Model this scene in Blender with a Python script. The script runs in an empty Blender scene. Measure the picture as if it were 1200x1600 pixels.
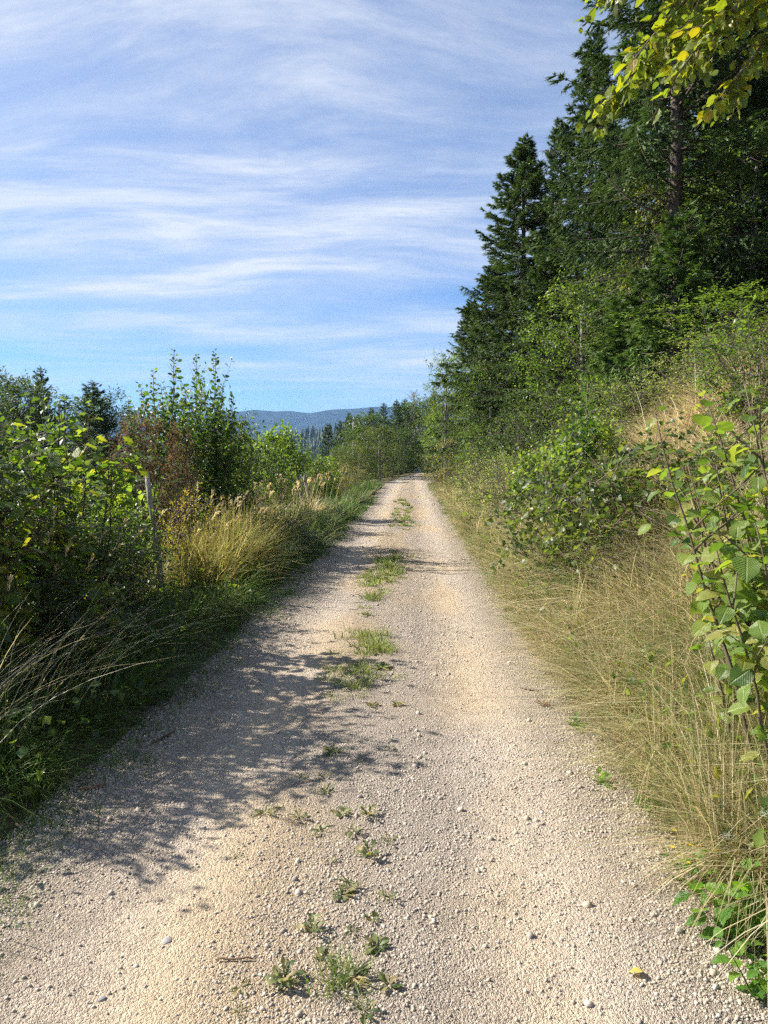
import bpy, math, random
import numpy as np
from mathutils import Vector, Matrix

# ------------------------------------------------------------------ camera, sky, sun, exposure
SC = bpy.context.scene
COL = SC.collection
FPX, PITCH, CAMZ = 1155.0, math.atan(85 / 1155.0), 1.6
cam_d = bpy.data.cameras.new('camera')
cam_d.sensor_fit = 'VERTICAL'
cam_d.sensor_height = 36.0
cam_d.lens = FPX / 1600 * 36.0
cam_d.clip_start, cam_d.clip_end = 0.05, 20000
cam = bpy.data.objects.new('camera', cam_d)
COL.objects.link(cam)
cam.location = (0, 0, CAMZ)
cam.rotation_euler = (math.pi / 2 - PITCH, 0, 0)
SC.camera = cam

SUN_EL, SUN_FWD = math.radians(36.5), math.radians(15)      # height of the sun; how far ahead of straight left it stands
SDIR = Vector((-math.cos(SUN_EL) * math.cos(SUN_FWD), math.cos(SUN_EL) * math.sin(SUN_FWD), math.sin(SUN_EL)))
sun_d = bpy.data.lights.new('sun', 'SUN')
sun_d.energy, sun_d.angle, sun_d.color = 5.0, math.radians(0.53), (1.0, 0.93, 0.83)
sun = bpy.data.objects.new('sun', sun_d)
COL.objects.link(sun)
sun.rotation_euler = SDIR.to_track_quat('Z', 'Y').to_euler()
sun.location = SDIR * 50

world = bpy.data.worlds.new('World')
SC.world = world
world.use_nodes = True
SC.view_settings.view_transform = 'Standard'
SC.view_settings.look = 'None'
SC.view_settings.gamma = 1.0
SC.view_settings.exposure = 1.22
SC.view_settings.use_curve_mapping = False
SC.cycles.max_bounces = 4
SC.cycles.diffuse_bounces = 2
SC.cycles.transmission_bounces = 2
SC.cycles.glossy_bounces = 1
SC.cycles.volume_bounces = 0
SC.cycles.use_denoising = False
SC.cycles.adaptive_threshold = 0.03
SC.cycles.use_light_tree = False
SC.cycles.caustics_reflective = False
SC.cycles.caustics_refractive = False
SC.cycles.sample_clamp_indirect = 6.0


class NT:
    """small wrapper to write node trees briefly"""
    def __init__(self, tree):
        self.t = tree
        tree.nodes.clear()

    def n(self, kind, ins=None, **props):
        nd = self.t.nodes.new(kind)
        for k, v in props.items():
            setattr(nd, k, v)
        for k, v in (ins or {}).items():
            self.put(nd.inputs[k], v)
        return nd

    def put(self, sock, v):
        if isinstance(v, bpy.types.NodeSocket):
            self.t.links.new(v, sock)
        elif isinstance(v, bpy.types.Node):
            self.t.links.new(v.outputs[0], sock)
        else:
            sock.default_value = v

    def m(self, op, a, b=None, c=None, clamp=False):
        nd = self.t.nodes.new('ShaderNodeMath')
        nd.operation, nd.use_clamp = op, clamp
        for i, v in enumerate((a, b, c)):
            if v is not None:
                self.put(nd.inputs[i], v)
        return nd.outputs[0]

    def mix(self, fac, a, b, blend='MIX'):
        nd = self.t.nodes.new('ShaderNodeMix')
        nd.data_type, nd.blend_type = 'RGBA', blend
        self.put(nd.inputs['Factor'], fac)
        for key, v in ((6, a), (7, b)):
            self.put(nd.inputs[key], (*v, 1.0) if isinstance(v, tuple) and len(v) == 3 else v)
        return nd.outputs[2]

    def smooth(self, v, lo, hi, a=0.0, b=1.0):
        nd = self.t.nodes.new('ShaderNodeMapRange')
        nd.interpolation_type = 'SMOOTHSTEP'
        for k, x in (('Value', v), ('From Min', lo), ('From Max', hi), ('To Min', a), ('To Max', b)):
            self.put(nd.inputs[k], x)
        return nd.outputs[0]

    def ramp(self, v, stops):
        nd = self.t.nodes.new('ShaderNodeValToRGB')
        el = nd.color_ramp.elements
        while len(el) < len(stops):
            el.new(0.5)
        for e, (p, c) in zip(el, stops):
            e.position, e.color = p, (*c, 1.0)
        self.put(nd.inputs[0], v)
        return nd.outputs[0]


def build_sky():
    w = NT(world.node_tree)
    sky = w.n('ShaderNodeTexSky', sky_type='NISHITA', sun_disc=False, sun_elevation=SUN_EL,
              sun_rotation=math.radians(270) + SUN_FWD, altitude=700.0, air_density=1.0,
              dust_density=0.15, ozone_density=2.2)
    tc = w.n('ShaderNodeTexCoord')
    sep = w.n('ShaderNodeSeparateXYZ', {0: tc.outputs['Generated']})
    x, y, z = sep.outputs
    zz = w.m('ADD', w.m('MAXIMUM', z, 0.0), 0.10)
    px, py = w.m('DIVIDE', x, zz), w.m('DIVIDE', y, zz)          # a high flat layer of ice cloud seen in perspective
    pos = w.n('ShaderNodeCombineXYZ', {0: px, 1: py, 2: 0.0})
    # slow bends carried into everything that follows
    wn = w.n('ShaderNodeTexNoise', {'Vector': pos, 'Scale': 0.55, 'Detail': 2.0})
    off = w.n('ShaderNodeVectorMath', {0: wn.outputs['Color'], 1: (0.5, 0.5, 0.5)}, operation='SUBTRACT')
    off = w.n('ShaderNodeVectorMath', {0: off, 'Scale': 0.9}, operation='SCALE')
    pw = w.n('ShaderNodeVectorMath', {0: pos, 1: off}, operation='ADD').outputs[0]

    def layer(loc, rot, scale, detail, rough, lo, hi, dist=0.5):
        mp = w.n('ShaderNodeMapping', {'Vector': pw, 'Location': loc, 'Rotation': (0, 0, rot), 'Scale': scale})
        nz = w.n('ShaderNodeTexNoise', {'Vector': mp, 'Scale': 1.0, 'Detail': detail, 'Roughness': rough, 'Distortion': dist})
        return w.smooth(nz.outputs[0], lo, hi)
    v = layer((12.2, 3.9, 0), 0.25, (0.38, 0.5, 1), 3.0, 0.5, 0.28, 0.66)               # broad veil
    a = layer((8.8, 5.5, 0), 0.20, (0.55, 2.0, 1), 8.0, 0.68, 0.43, 0.70, 0.25)         # wind-drawn streaks
    b = layer((5.3, 0.9, 0), -0.85, (0.6, 2.4, 1), 7.0, 0.68, 0.45, 0.74, 0.25)         # a second set crossing them
    c = layer((8.3, 2.9, 0), 0.5, (3.0, 5.5, 1), 5.0, 0.65, 0.42, 0.78, 0.2)            # fine ripples
    cov = w.m('ADD', w.m('MULTIPLY', v, 0.38), w.m('MULTIPLY', a, w.m('ADD', w.m('MULTIPLY', v, 0.45), 0.20)))
    cov = w.m('ADD', cov, w.m('MULTIPLY', b, w.m('ADD', w.m('MULTIPLY', v, 0.40), 0.03)))
    cov = w.m('ADD', cov, w.m('MULTIPLY', c, w.m('MULTIPLY', v, 0.14)), clamp=True)
    cov = w.m('MULTIPLY', cov, w.smooth(z, 0.0, 0.14, 0.05, 0.95))
    tint = w.mix(1.0, sky.outputs[0], (0.62, 0.90, 1.22), 'MULTIPLY')
    colr = w.mix(cov, tint, (6.3, 6.7, 7.3))
    bg = w.n('ShaderNodeBackground', {'Color': colr, 'Strength': 0.06})
    w.n('ShaderNodeOutputWorld', {'Surface': bg})


build_sky()


# ------------------------------------------------------------------ helpers
def vnoise_table(seed):
    return np.random.default_rng(seed).random((256, 256))


_TAB = vnoise_table(3)


def vnoise(x, y, sh=0):
    x, y = np.asarray(x, float) + 37.3 * sh, np.asarray(y, float) - 11.7 * sh
    xi, yi = np.floor(x).astype(int), np.floor(y).astype(int)
    fx, fy = x - xi, y - yi
    fx, fy = fx * fx * (3 - 2 * fx), fy * fy * (3 - 2 * fy)
    g = lambda i, j: _TAB[(xi + i) & 255, (yi + j) & 255]
    return (g(0, 0) * (1 - fx) + g(1, 0) * fx) * (1 - fy) + (g(0, 1) * (1 - fx) + g(1, 1) * fx) * fy


def fbm(x, y, octaves=4, sh=0):
    s, a, t = 0.0, 1.0, 0.0
    for o in range(octaves):
        s = s + a * vnoise(np.asarray(x) * 2 ** o, np.asarray(y) * 2 ** o, sh + o)
        t += a
        a *= 0.5
    return s / t


def at(px, py, d):
    """the point y = d metres ahead on the sight line through a photograph pixel"""
    xc, yc = (px - 600) / FPX, (800 - py) / FPX
    dy = math.cos(PITCH) + yc * math.sin(PITCH)
    dz = -math.sin(PITCH) + yc * math.cos(PITCH)
    return np.array((xc * d / dy, d, CAMZ + dz * d / dy))


def road_at(px, py):
    xc, yc = (px - 600) / FPX, (800 - py) / FPX
    dy = math.cos(PITCH) + yc * math.sin(PITCH)
    dz = -math.sin(PITCH) + yc * math.cos(PITCH)
    t = -CAMZ / dz
    return xc * t, dy * t


def nrm(v):
    v = np.asarray(v, float)
    return v / np.maximum(np.linalg.norm(v, axis=-1, keepdims=True), 1e-9)


def frames(d, n):
    """rotation matrices whose Y is d and whose Z leans to n"""
    d = nrm(d)
    s = nrm(np.cross(d, n))
    return np.stack([s, d, np.cross(s, d)], axis=-1)


class Buf:
    """triangles with a colour for each vertex, gathered into one mesh"""
    def __init__(self):
        self.v, self.f, self.c, self.k = [], [], [], 0

    def add(self, V, F, C=(0.5, 0.5, 0.5)):
        V = np.asarray(V, float).reshape(-1, 3)
        C = np.asarray(C, float)
        if C.ndim == 1:
            C = np.broadcast_to(C, (len(V), 3))
        self.v.append(V)
        self.f.append(np.asarray(F, int).reshape(-1, 3) + self.k)
        self.c.append(C)
        self.k += len(V)

    def scatter(self, T, pos, R, s, C):
        """many copies of a template (V, F, optional shade) placed by frames"""
        tv, tf = T[0], T[1]
        n, k = len(pos), len(tv)
        if n == 0:
            return
        s = np.asarray(s, float)
        if s.ndim == 1:
            s = np.repeat(s[:, None], 3, 1)
        V = np.einsum('nij,nkj->nki', R, tv[None] * s[:, None, :]) + np.asarray(pos)[:, None, :]
        F = tf[None] + (np.arange(n) * k)[:, None, None]
        self.add(V, F, np.repeat(np.asarray(C, float), k, axis=0))

    def segs(self, a, b, ra, rb, C):
        """thin three-sided twigs from a to b"""
        a, b = np.asarray(a, float).reshape(-1, 3), np.asarray(b, float).reshape(-1, 3)
        n = len(a)
        if n == 0:
            return
        d = nrm(b - a)
        ref = np.where(np.abs(d[:, 2:3]) > 0.9, np.array([[1.0, 0, 0]]), np.array([[0, 0, 1.0]]))
        s = nrm(np.cross(d, ref))
        t = np.cross(s, d)
        ra, rb = np.broadcast_to(ra, (n,)), np.broadcast_to(rb, (n,))
        ring = []
        for p, r in ((a, ra), (b, rb)):
            for q in range(3):
                w = 2 * math.pi * q / 3
                ring.append(p + (s * math.cos(w) + t * math.sin(w)) * r[:, None])
        V = np.stack(ring, 1)
        T = np.array([(0, 1, 4), (0, 4, 3), (1, 2, 5), (1, 5, 4), (2, 0, 3), (2, 3, 5)])
        F = T[None] + (np.arange(n) * 6)[:, None, None]
        self.add(V, F, C if np.ndim(C) == 1 else np.repeat(C, 6, 0))

    def tube(self, pts, rad, k, C, cap=True):
        pts = np.asarray(pts, float)
        n = len(pts)
        tan = nrm(np.gradient(pts, axis=0))
        ref = np.array([0.0, 1.0, 0.0]) if abs(tan[0][1]) < 0.8 else np.array([1.0, 0, 0])
        s = nrm(np.cross(tan, ref))
        t = np.cross(s, tan)
        w = np.linspace(0, 2 * math.pi, k, endpoint=False)
        rad = np.broadcast_to(rad, (n,))
        V = pts[:, None] + (s[:, None] * np.cos(w)[None, :, None] + t[:, None] * np.sin(w)[None, :, None]) * rad[:, None, None]
        F = []
        for i in range(n - 1):
            for j in range(k):
                a, b, c, d = i * k + j, i * k + (j + 1) % k, (i + 1) * k + (j + 1) % k, (i + 1) * k + j
                F += [(a, b, c), (a, c, d)]
        V = V.reshape(-1, 3)
        if cap:
            V = np.vstack([V, pts[:1], pts[-1:]])
            for j in range(k):
                F.append((n * k, (j + 1) % k, j))
                F.append((n * k + 1, (n - 1) * k + j, (n - 1) * k + (j + 1) % k))
        self.add(V, F, C)

    def mesh(self, name, mat, smooth=False):
        me = bpy.data.meshes.new(name)
        if not self.v:
            return me
        V, F, C = np.vstack(self.v), np.vstack(self.f), np.vstack(self.c)
        me.vertices.add(len(V))
        me.vertices.foreach_set('co', V.astype(np.float32).ravel())
        me.loops.add(F.size)
        me.loops.foreach_set('vertex_index', F.astype(np.int32).ravel())
        me.polygons.add(len(F))
        me.polygons.foreach_set('loop_start', np.arange(0, F.size, 3, dtype=np.int32))
        at_ = me.color_attributes.new('Col', 'FLOAT_COLOR', 'POINT')
        at_.data.foreach_set('color', np.hstack([C, np.ones((len(C), 1))]).astype(np.float32).ravel())
        me.update(calc_edges=True)
        if smooth:
            me.polygons.foreach_set('use_smooth', np.ones(len(F), bool))
        me.materials.append(mat)
        return me

    def build(self, name, mat, parent=None, smooth=False):
        o = bpy.data.objects.new(name, self.mesh(name, mat, smooth))
        COL.objects.link(o)
        if parent is not None:
            o.parent = parent
        return o


def tag(o, label=None, cat=None, group=None, kind=None):
    for k, v in (('label', label), ('category', cat), ('group', group), ('kind', kind)):
        if v:
            o[k] = v
    return o


def thing(name, label, cat, loc=(0, 0, 0), rz=0.0, group=None):
    o = bpy.data.objects.new(name, None)
    o.empty_display_size = 0.1
    COL.objects.link(o)
    o.location = loc
    o.rotation_euler = (0, 0, rz)
    return tag(o, label, cat, group)


def copy_tree(o, parent=None):
    c = o.copy()
    COL.objects.link(c)
    c.parent = parent
    for ch in o.children:
        copy_tree(ch, c)
    return c


# ------------------------------------------------------------------ materials
def new_mat(name):
    m = bpy.data.materials.new(name)
    m.use_nodes = True
    return m, NT(m.node_tree)


def leaf_mat(name, rough=0.5, trans=0.35, spec=0.3, tint=(1.25, 1.25, 0.45), veins=None, colours=None):
    """a thin leaf: what it reflects and what it lets through; colour from the mesh, or spread over the single leaves"""
    m, w = new_mat(name)
    if colours is None:
        c = w.n('ShaderNodeAttribute', attribute_name='Col').outputs['Color']
    else:
        oi = w.n('ShaderNodeObjectInfo')
        c = w.ramp(oi.outputs['Random'], [(i / (len(colours) - 1), q) for i, q in enumerate(colours)])
        tcn = w.n('ShaderNodeTexCoord')
        nz = w.n('ShaderNodeTexNoise', {'Vector': tcn.outputs['Object'], 'Scale': 35.0, 'Detail': 3.0})
        c = w.mix(w.smooth(nz.outputs[0], 0.35, 0.75, 0.0, 0.35), c, w.mix(1.0, c, (1.5, 1.25, 0.7), 'MULTIPLY'))
    ins = {'Base Color': c, 'Roughness': rough, 'Specular IOR Level': spec}
    if veins:
        tc = w.n('ShaderNodeTexCoord')
        sep = w.n('ShaderNodeSeparateXYZ', {0: tc.outputs['Object']})
        ax = w.m('ABSOLUTE', sep.outputs[0])
        ph = w.m('MULTIPLY', w.m('SUBTRACT', sep.outputs[1], w.m('MULTIPLY', ax, 0.75)), veins)
        wv = w.m('ABSOLUTE', w.m('SINE', ph))
        mid = w.smooth(ax, 0.0, 0.05, 0.0, 1.0)
        hgt = w.m('MULTIPLY', w.m('POWER', wv, 0.5), mid)
        ins['Normal'] = w.n('ShaderNodeBump', {'Height': hgt, 'Strength': 0.35, 'Distance': 0.02})
        ins['Base Color'] = c = w.mix(w.m('SUBTRACT', 1.0, hgt), c, w.mix(1.0, c, (1.28, 1.2, 1.1), 'MULTIPLY'))
    p = w.n('ShaderNodeBsdfPrincipled', ins)
    tr = w.n('ShaderNodeBsdfTranslucent', {'Color': w.mix(1.0, c, (*[2.2 * t for t in tint],), 'MULTIPLY')})
    mx = w.n('ShaderNodeMixShader', {0: trans, 1: p, 2: tr})
    w.n('ShaderNodeOutputMaterial', {'Surface': mx})
    return m


def bark_mat(name, a, b, scale=14.0, stretch=0.25):
    m, w = new_mat(name)
    tc = w.n('ShaderNodeTexCoord')
    mp = w.n('ShaderNodeMapping', {'Vector': tc.outputs['Object'], 'Scale': (1, 1, stretch)})
    nz = w.n('ShaderNodeTexNoise', {'Vector': mp, 'Scale': scale, 'Detail': 6.0, 'Roughness': 0.65})
    vo = w.n('ShaderNodeTexVoronoi', {'Vector': mp, 'Scale': scale * 1.7})
    c = w.mix(w.smooth(nz.outputs[0], 0.35, 0.68), a, b)
    h = w.m('ADD', nz.outputs[0], w.m('MULTIPLY', vo.outputs[0], 0.5))
    bp = w.n('ShaderNodeBump', {'Height': h, 'Strength': 0.8, 'Distance': 0.02})
    p = w.n('ShaderNodeBsdfPrincipled', {'Base Color': c, 'Roughness': 0.9, 'Normal': bp, 'Specular IOR Level': 0.2})
    w.n('ShaderNodeOutputMaterial', {'Surface': p})
    return m


def plain_mat(name, rough=0.85, spec=0.2):
    m, w = new_mat(name)
    c = w.n('ShaderNodeAttribute', attribute_name='Col').outputs['Color']
    p = w.n('ShaderNodeBsdfPrincipled', {'Base Color': c, 'Roughness': rough, 'Specular IOR Level': spec})
    w.n('ShaderNodeOutputMaterial', {'Surface': p})
    return m


M_NEEDLE = leaf_mat('spruce_needles', 0.55, 0.12, 0.3, (1.1, 1.2, 0.5))
M_LEAF = leaf_mat('broad_leaves', 0.42, 0.42, 0.45)
M_DRYLEAF = leaf_mat('withered_leaves', 0.75, 0.25, 0.15, (1.1, 0.9, 0.7))
M_GRASS = leaf_mat('grass_blades', 0.5, 0.30, 0.3, (0.95, 0.95, 0.7))
M_TWIG = plain_mat('twigs')
M_BARK = bark_mat('spruce_bark', (0.055, 0.042, 0.033), (0.17, 0.14, 0.115))
M_GREYBARK = bark_mat('grey_bark', (0.13, 0.115, 0.10), (0.36, 0.34, 0.30))
M_POST = bark_mat('weathered_wood', (0.14, 0.12, 0.10), (0.40, 0.36, 0.31), 30.0, 0.06)
M_HAZEL = leaf_mat('hazel_leaves', 0.42, 0.38, 0.5, veins=42.0,
                   colours=[(0.05, 0.10, 0.02), (0.085, 0.15, 0.03), (0.12, 0.19, 0.04), (0.16, 0.22, 0.05), (0.20, 0.20, 0.06)])
M_MAPLE = leaf_mat('maple_leaves', 0.36, 0.48, 0.55, veins=30.0,
                   colours=[(0.05, 0.10, 0.02), (0.08, 0.135, 0.022), (0.12, 0.165, 0.025), (0.17, 0.17, 0.03)])
M_ALDER = leaf_mat('alder_leaves', 0.35, 0.32, 0.5, veins=45.0,
                   colours=[(0.03, 0.075, 0.02), (0.045, 0.105, 0.025), (0.07, 0.145, 0.035)])
M_BEECH = leaf_mat('beech_leaves', 0.4, 0.45, 0.4, (1.3, 1.25, 0.30), veins=40.0,
                   colours=[(0.075, 0.115, 0.018), (0.11, 0.15, 0.02), (0.15, 0.17, 0.022), (0.19, 0.165, 0.022)])
M_HERB = leaf_mat('herb_leaves', 0.45, 0.38, 0.4, veins=36.0,
                  colours=[(0.05, 0.13, 0.02), (0.08, 0.18, 0.03), (0.13, 0.24, 0.035)])
M_WEED = leaf_mat('rosette_leaves', 0.5, 0.25, 0.35,
                  colours=[(0.05, 0.08, 0.035), (0.085, 0.12, 0.045), (0.15, 0.18, 0.075), (0.26, 0.21, 0.11)])


# ------------------------------------------------------------------ the lie of the land
def xc(y):
    y = np.asarray(y, float)
    e = np.clip(y - 39, 0, 63)
    return -0.2 + 0.037 * y + 0.0018 * e ** 2 + np.clip(y - 102, 0, None) * 0.15


LU = [0, 1.3, 1.7, 2.2, 3, 5, 8, 15, 30, 60, 150, 400, 6000]
LZ = [0, 0, 0.03, 0.0, -0.12, -0.55, -1.5, -4.6, -10.5, -22, -42, -50, -50]
RU = [0, 1.3, 1.6, 2.1, 3.2, 4.5, 6, 10, 20, 60, 200, 6000]
RZ = [0, 0, 0.08, 0.42, 1.55, 2.8, 3.55, 4.8, 7.0, 13, 22, 22]


def ground_z(x, y):
    x, y = np.asarray(x, float), np.asarray(y, float)
    u = x - xc(y)
    bank = np.interp(y, [-50, 16, 34, 60], [1, 1, 0.55, 0.4])
    z = np.where(u < 0, np.interp(-u, LU, LZ), np.interp(u, RU, RZ) * bank)
    off = np.clip((np.abs(u) - 1.35) / 1.2, 0, 1)
    z = z + off * ((fbm(x * 0.8, y * 0.8, 3) - 0.5) * 0.34)
    z = z + np.clip((np.abs(u) - 6) / 20, 0, 1) * (fbm(x * 0.05, y * 0.05, 3, 5) - 0.5) * 4.0
    z = z - 0.06 * np.clip(y - 88, 0, 700)
    return z


def build_ground():
    us = np.concatenate([-np.geomspace(5200, 9, 34), np.arange(-8.6, 8.61, 0.16), np.geomspace(9, 5200, 34)])
    ys = np.concatenate([-np.geomspace(1200, 6, 14), np.arange(-5, 24, 0.16), np.geomspace(24.2, 5600, 110)])
    U, Y = np.meshgrid(us, ys)
    X = U + xc(Y)
    X = np.where(np.abs(U) > 100, U, X)
    Z = ground_z(X, Y) - 0.012 - 0.10 * np.clip((1.45 - np.abs(U)) / 0.2, 0, 1)
    nu, ny = len(us), len(ys)
    V = np.stack([X, Y, Z], -1).reshape(-1, 3)
    i, j = np.meshgrid(np.arange(ny - 1), np.arange(nu - 1), indexing='ij')
    a = (i * nu + j).ravel()
    F = np.concatenate([np.stack([a, a + 1, a + nu + 1], 1), np.stack([a, a + nu + 1, a + nu], 1)])
    m, w = new_mat('meadow_soil')
    tc = w.n('ShaderNodeTexCoord')
    n1 = w.n('ShaderNodeTexNoise', {'Vector': tc.outputs['Object'], 'Scale': 1.3, 'Detail': 6.0, 'Roughness': 0.6})
    n2 = w.n('ShaderNodeTexNoise', {'Vector': tc.outputs['Object'], 'Scale': 22.0, 'Detail': 5.0, 'Roughness': 0.7})
    c = w.mix(w.smooth(n1.outputs[0], 0.35, 0.65), (0.085, 0.08, 0.035), (0.14, 0.11, 0.065))
    c = w.mix(w.smooth(n2.outputs[0], 0.45, 0.7, 0, 0.7), c, (0.19, 0.15, 0.08))
    bp = w.n('ShaderNodeBump', {'Height': n2.outputs[0], 'Strength': 0.9, 'Distance': 0.05})
    p = w.n('ShaderNodeBsdfPrincipled', {'Base Color': c, 'Roughness': 0.95, 'Normal': bp, 'Specular IOR Level': 0.1})
    w.n('ShaderNodeOutputMaterial', {'Surface': p})
    b = Buf()
    b.add(V, F)
    o = b.build('ground', m, smooth=True)
    tag(o, kind='structure')


ROAD_HW = 1.36


def road_edge(y, side):
    """ragged half width of the track"""
    return ROAD_HW + (fbm(np.asarray(y) * 0.7, np.full_like(np.asarray(y, float), 3.0 * side), 3, 9 + side) - 0.5) * 0.42


def road_z(u, y):
    u, y = np.asarray(u, float), np.asarray(y, float)
    rut = -0.016 * (np.exp(-((u + 0.72) / 0.24) ** 2) + np.exp(-((u - 0.66) / 0.24) ** 2))
    z = 0.012 + rut + 0.012 * np.exp(-(u / 0.35) ** 2)
    z = z + (fbm(u * 2.2, y * 1.6, 3, 21) - 0.5) * 0.022 + (fbm(u * 11, y * 9, 2, 25) - 0.5) * 0.009
    return z - 0.06 * np.clip(y - 88, 0, 700)


def sandiness(U, Y):
    """where fine sandy loam lies instead of clean stone"""
    sand = np.clip((fbm(U * 1.4, Y * 0.7, 4, 41) - 0.38) * 3.4, 0, 1)
    band = np.exp(-((U + 0.38) / 0.30) ** 2) * 0.8 + np.exp(-((U - 0.12) / 0.5) ** 2) * np.clip((Y - 7) / 5, 0, 1) * 0.8
    band = band + 0.45 * np.exp(-((U - 0.6) / 0.2) ** 2)
    return np.clip(sand * (0.30 + band) + 0.25 * band, 0, 1)


def build_road():
    us = np.linspace(-1.75, 1.75, 141)
    ys = np.concatenate([np.arange(-4, 1.4, 0.2), np.arange(1.4, 9, 0.025), np.arange(9, 24, 0.08), np.geomspace(24, 125, 120)])
    U, Y = np.meshgrid(us, ys)
    wl, wr = road_edge(Y, 1), road_edge(Y, 2)
    lim = np.where(U < 0, wl, wr)
    over = np.clip(np.abs(U) - lim, 0, 1)
    Z = road_z(U, Y) - over * 0.25
    near = (Y < 24)
    Z = Z + near * (fbm(U * 45, Y * 40, 2, 31) - 0.5) * 0.007
    V = np.stack([U + xc(Y), Y, Z], -1).reshape(-1, 3)
    nu, ny = len(us), len(ys)
    i, j = np.meshgrid(np.arange(ny - 1), np.arange(nu - 1), indexing='ij')
    a = (i * nu + j).ravel()
    F = np.concatenate([np.stack([a, a + 1, a + nu + 1], 1), np.stack([a, a + nu + 1, a + nu], 1)])
    # colour of the ground itself: sandier loam where the fines have washed in, paler stone elsewhere
    sand = sandiness(U, Y)[..., None]
    C = (1 - sand) * np.array([0.47, 0.405, 0.335]) + sand * np.array([0.53, 0.42, 0.285])
    edge = np.clip((np.abs(U) - lim + 0.22) / 0.3, 0, 1)[..., None] * np.clip(fbm(U * 6, Y * 6, 3, 44) * 1.6 - 0.3, 0, 1)[..., None]
    C = C * (1 - edge) + edge * np.array([0.20, 0.165, 0.10])
    m, w = new_mat('limestone_gravel')
    col = w.n('ShaderNodeAttribute', attribute_name='Col').outputs['Color']
    tc = w.n('ShaderNodeTexCoord')
    v1 = w.n('ShaderNodeTexVoronoi', {'Vector': tc.outputs['Object'], 'Scale': 105.0, 'Randomness': 1.0})
    v2 = w.n('ShaderNodeTexVoronoi', {'Vector': tc.outputs['Object'], 'Scale': 260.0, 'Randomness': 1.0})
    nz = w.n('ShaderNodeTexNoise', {'Vector': tc.outputs['Object'], 'Scale': 5.0, 'Detail': 8.0, 'Roughness': 0.7})
    cell = w.n('ShaderNodeSeparateColor', {0: v1.outputs['Color']}).outputs[0]
    cell2 = w.n('ShaderNodeSeparateColor', {0: v2.outputs['Color']}).outputs[1]
    br = w.m('ADD', w.m('MULTIPLY', cell, 0.34), w.m('MULTIPLY', cell2, 0.30))
    br = w.m('ADD', br, w.m('MULTIPLY', nz.outputs[0], 0.5))
    br = w.m('ADD', br, 0.42)
    g = w.n('ShaderNodeCombineColor', {0: br, 1: br, 2: br})
    c = w.mix(1.0, col, g, 'MULTIPLY')
    h = w.m('SUBTRACT', w.m('MULTIPLY', cell, 0.6), w.m('MULTIPLY', v1.outputs['Distance'], 30.0))
    h = w.m('ADD', h, w.m('MULTIPLY', v2.outputs['Distance'], -22.0))
    sx = w.n('ShaderNodeSeparateXYZ', {0: tc.outputs['Object']})
    uu = w.m('ADD', w.m('SUBTRACT', sx.outputs[0], w.m('MULTIPLY', sx.outputs[1], 0.037)), 0.2)
    uu = w.m('ADD', uu, w.m('MULTIPLY', w.m('SUBTRACT', nz.outputs[0], 0.5), 0.5))
    trk = w.m('ABSOLUTE', w.m('SUBTRACT', w.m('ABSOLUTE', uu), 0.66))          # distance from the middle of the nearer wheel line
    bp = w.n('ShaderNodeBump', {'Height': h, 'Strength': w.smooth(trk, 0.05, 0.40, 0.52, 0.72), 'Distance': 0.010})
    p = w.n('ShaderNodeBsdfPrincipled', {'Base Color': c, 'Roughness': 0.92, 'Normal': bp, 'Specular IOR Level': 0.15})
    w.n('ShaderNodeOutputMaterial', {'Surface': p})
    b = Buf()
    b.add(V, F, C.reshape(-1, 3))
    tag(b.build('gravel_road', m, smooth=True), kind='structure')


def stone_mesh(seed, mat, sub=False):
    r = np.random.default_rng(seed)
    t = (1 + 5 ** 0.5) / 2
    V = np.array([(-1, t, 0), (1, t, 0), (-1, -t, 0), (1, -t, 0), (0, -1, t), (0, 1, t), (0, -1, -t), (0, 1, -t),
                  (t, 0, -1), (t, 0, 1), (-t, 0, -1), (-t, 0, 1)], float)
    F = np.array([(0, 11, 5), (0, 5, 1), (0, 1, 7), (0, 7, 10), (0, 10, 11), (1, 5, 9), (5, 11, 4), (11, 10, 2), (10, 7, 6),
                  (7, 1, 8), (3, 9, 4), (3, 4, 2), (3, 2, 6), (3, 6, 8), (3, 8, 9), (4, 9, 5), (2, 4, 11), (6, 2, 10), (8, 6, 7), (9, 8, 1)])
    V = nrm(V)
    if sub:
        V, F = list(map(tuple, V)), F.tolist()
        cache, NF = {}, []

        def midp(a, b):
            k = (min(a, b), max(a, b))
            if k not in cache:
                cache[k] = len(V)
                V.append(tuple(nrm((np.array(V[a]) + np.array(V[b])) / 2)))
            return cache[k]
        for a, b_, c in F:
            x, y_, z = midp(a, b_), midp(b_, c), midp(c, a)
            NF += [(a, x, z), (b_, y_, x), (c, z, y_), (x, y_, z)]
        V, F = np.array(V), np.array(NF)
    V = V * (1 + r.uniform(-0.28, 0.28, (len(V), 1))) * (r.uniform(0.8, 1.25), r.uniform(0.65, 1.0), r.uniform(0.45, 0.75))
    b = Buf()
    b.add(V, F)
    return b.mesh('stone', mat)


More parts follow.
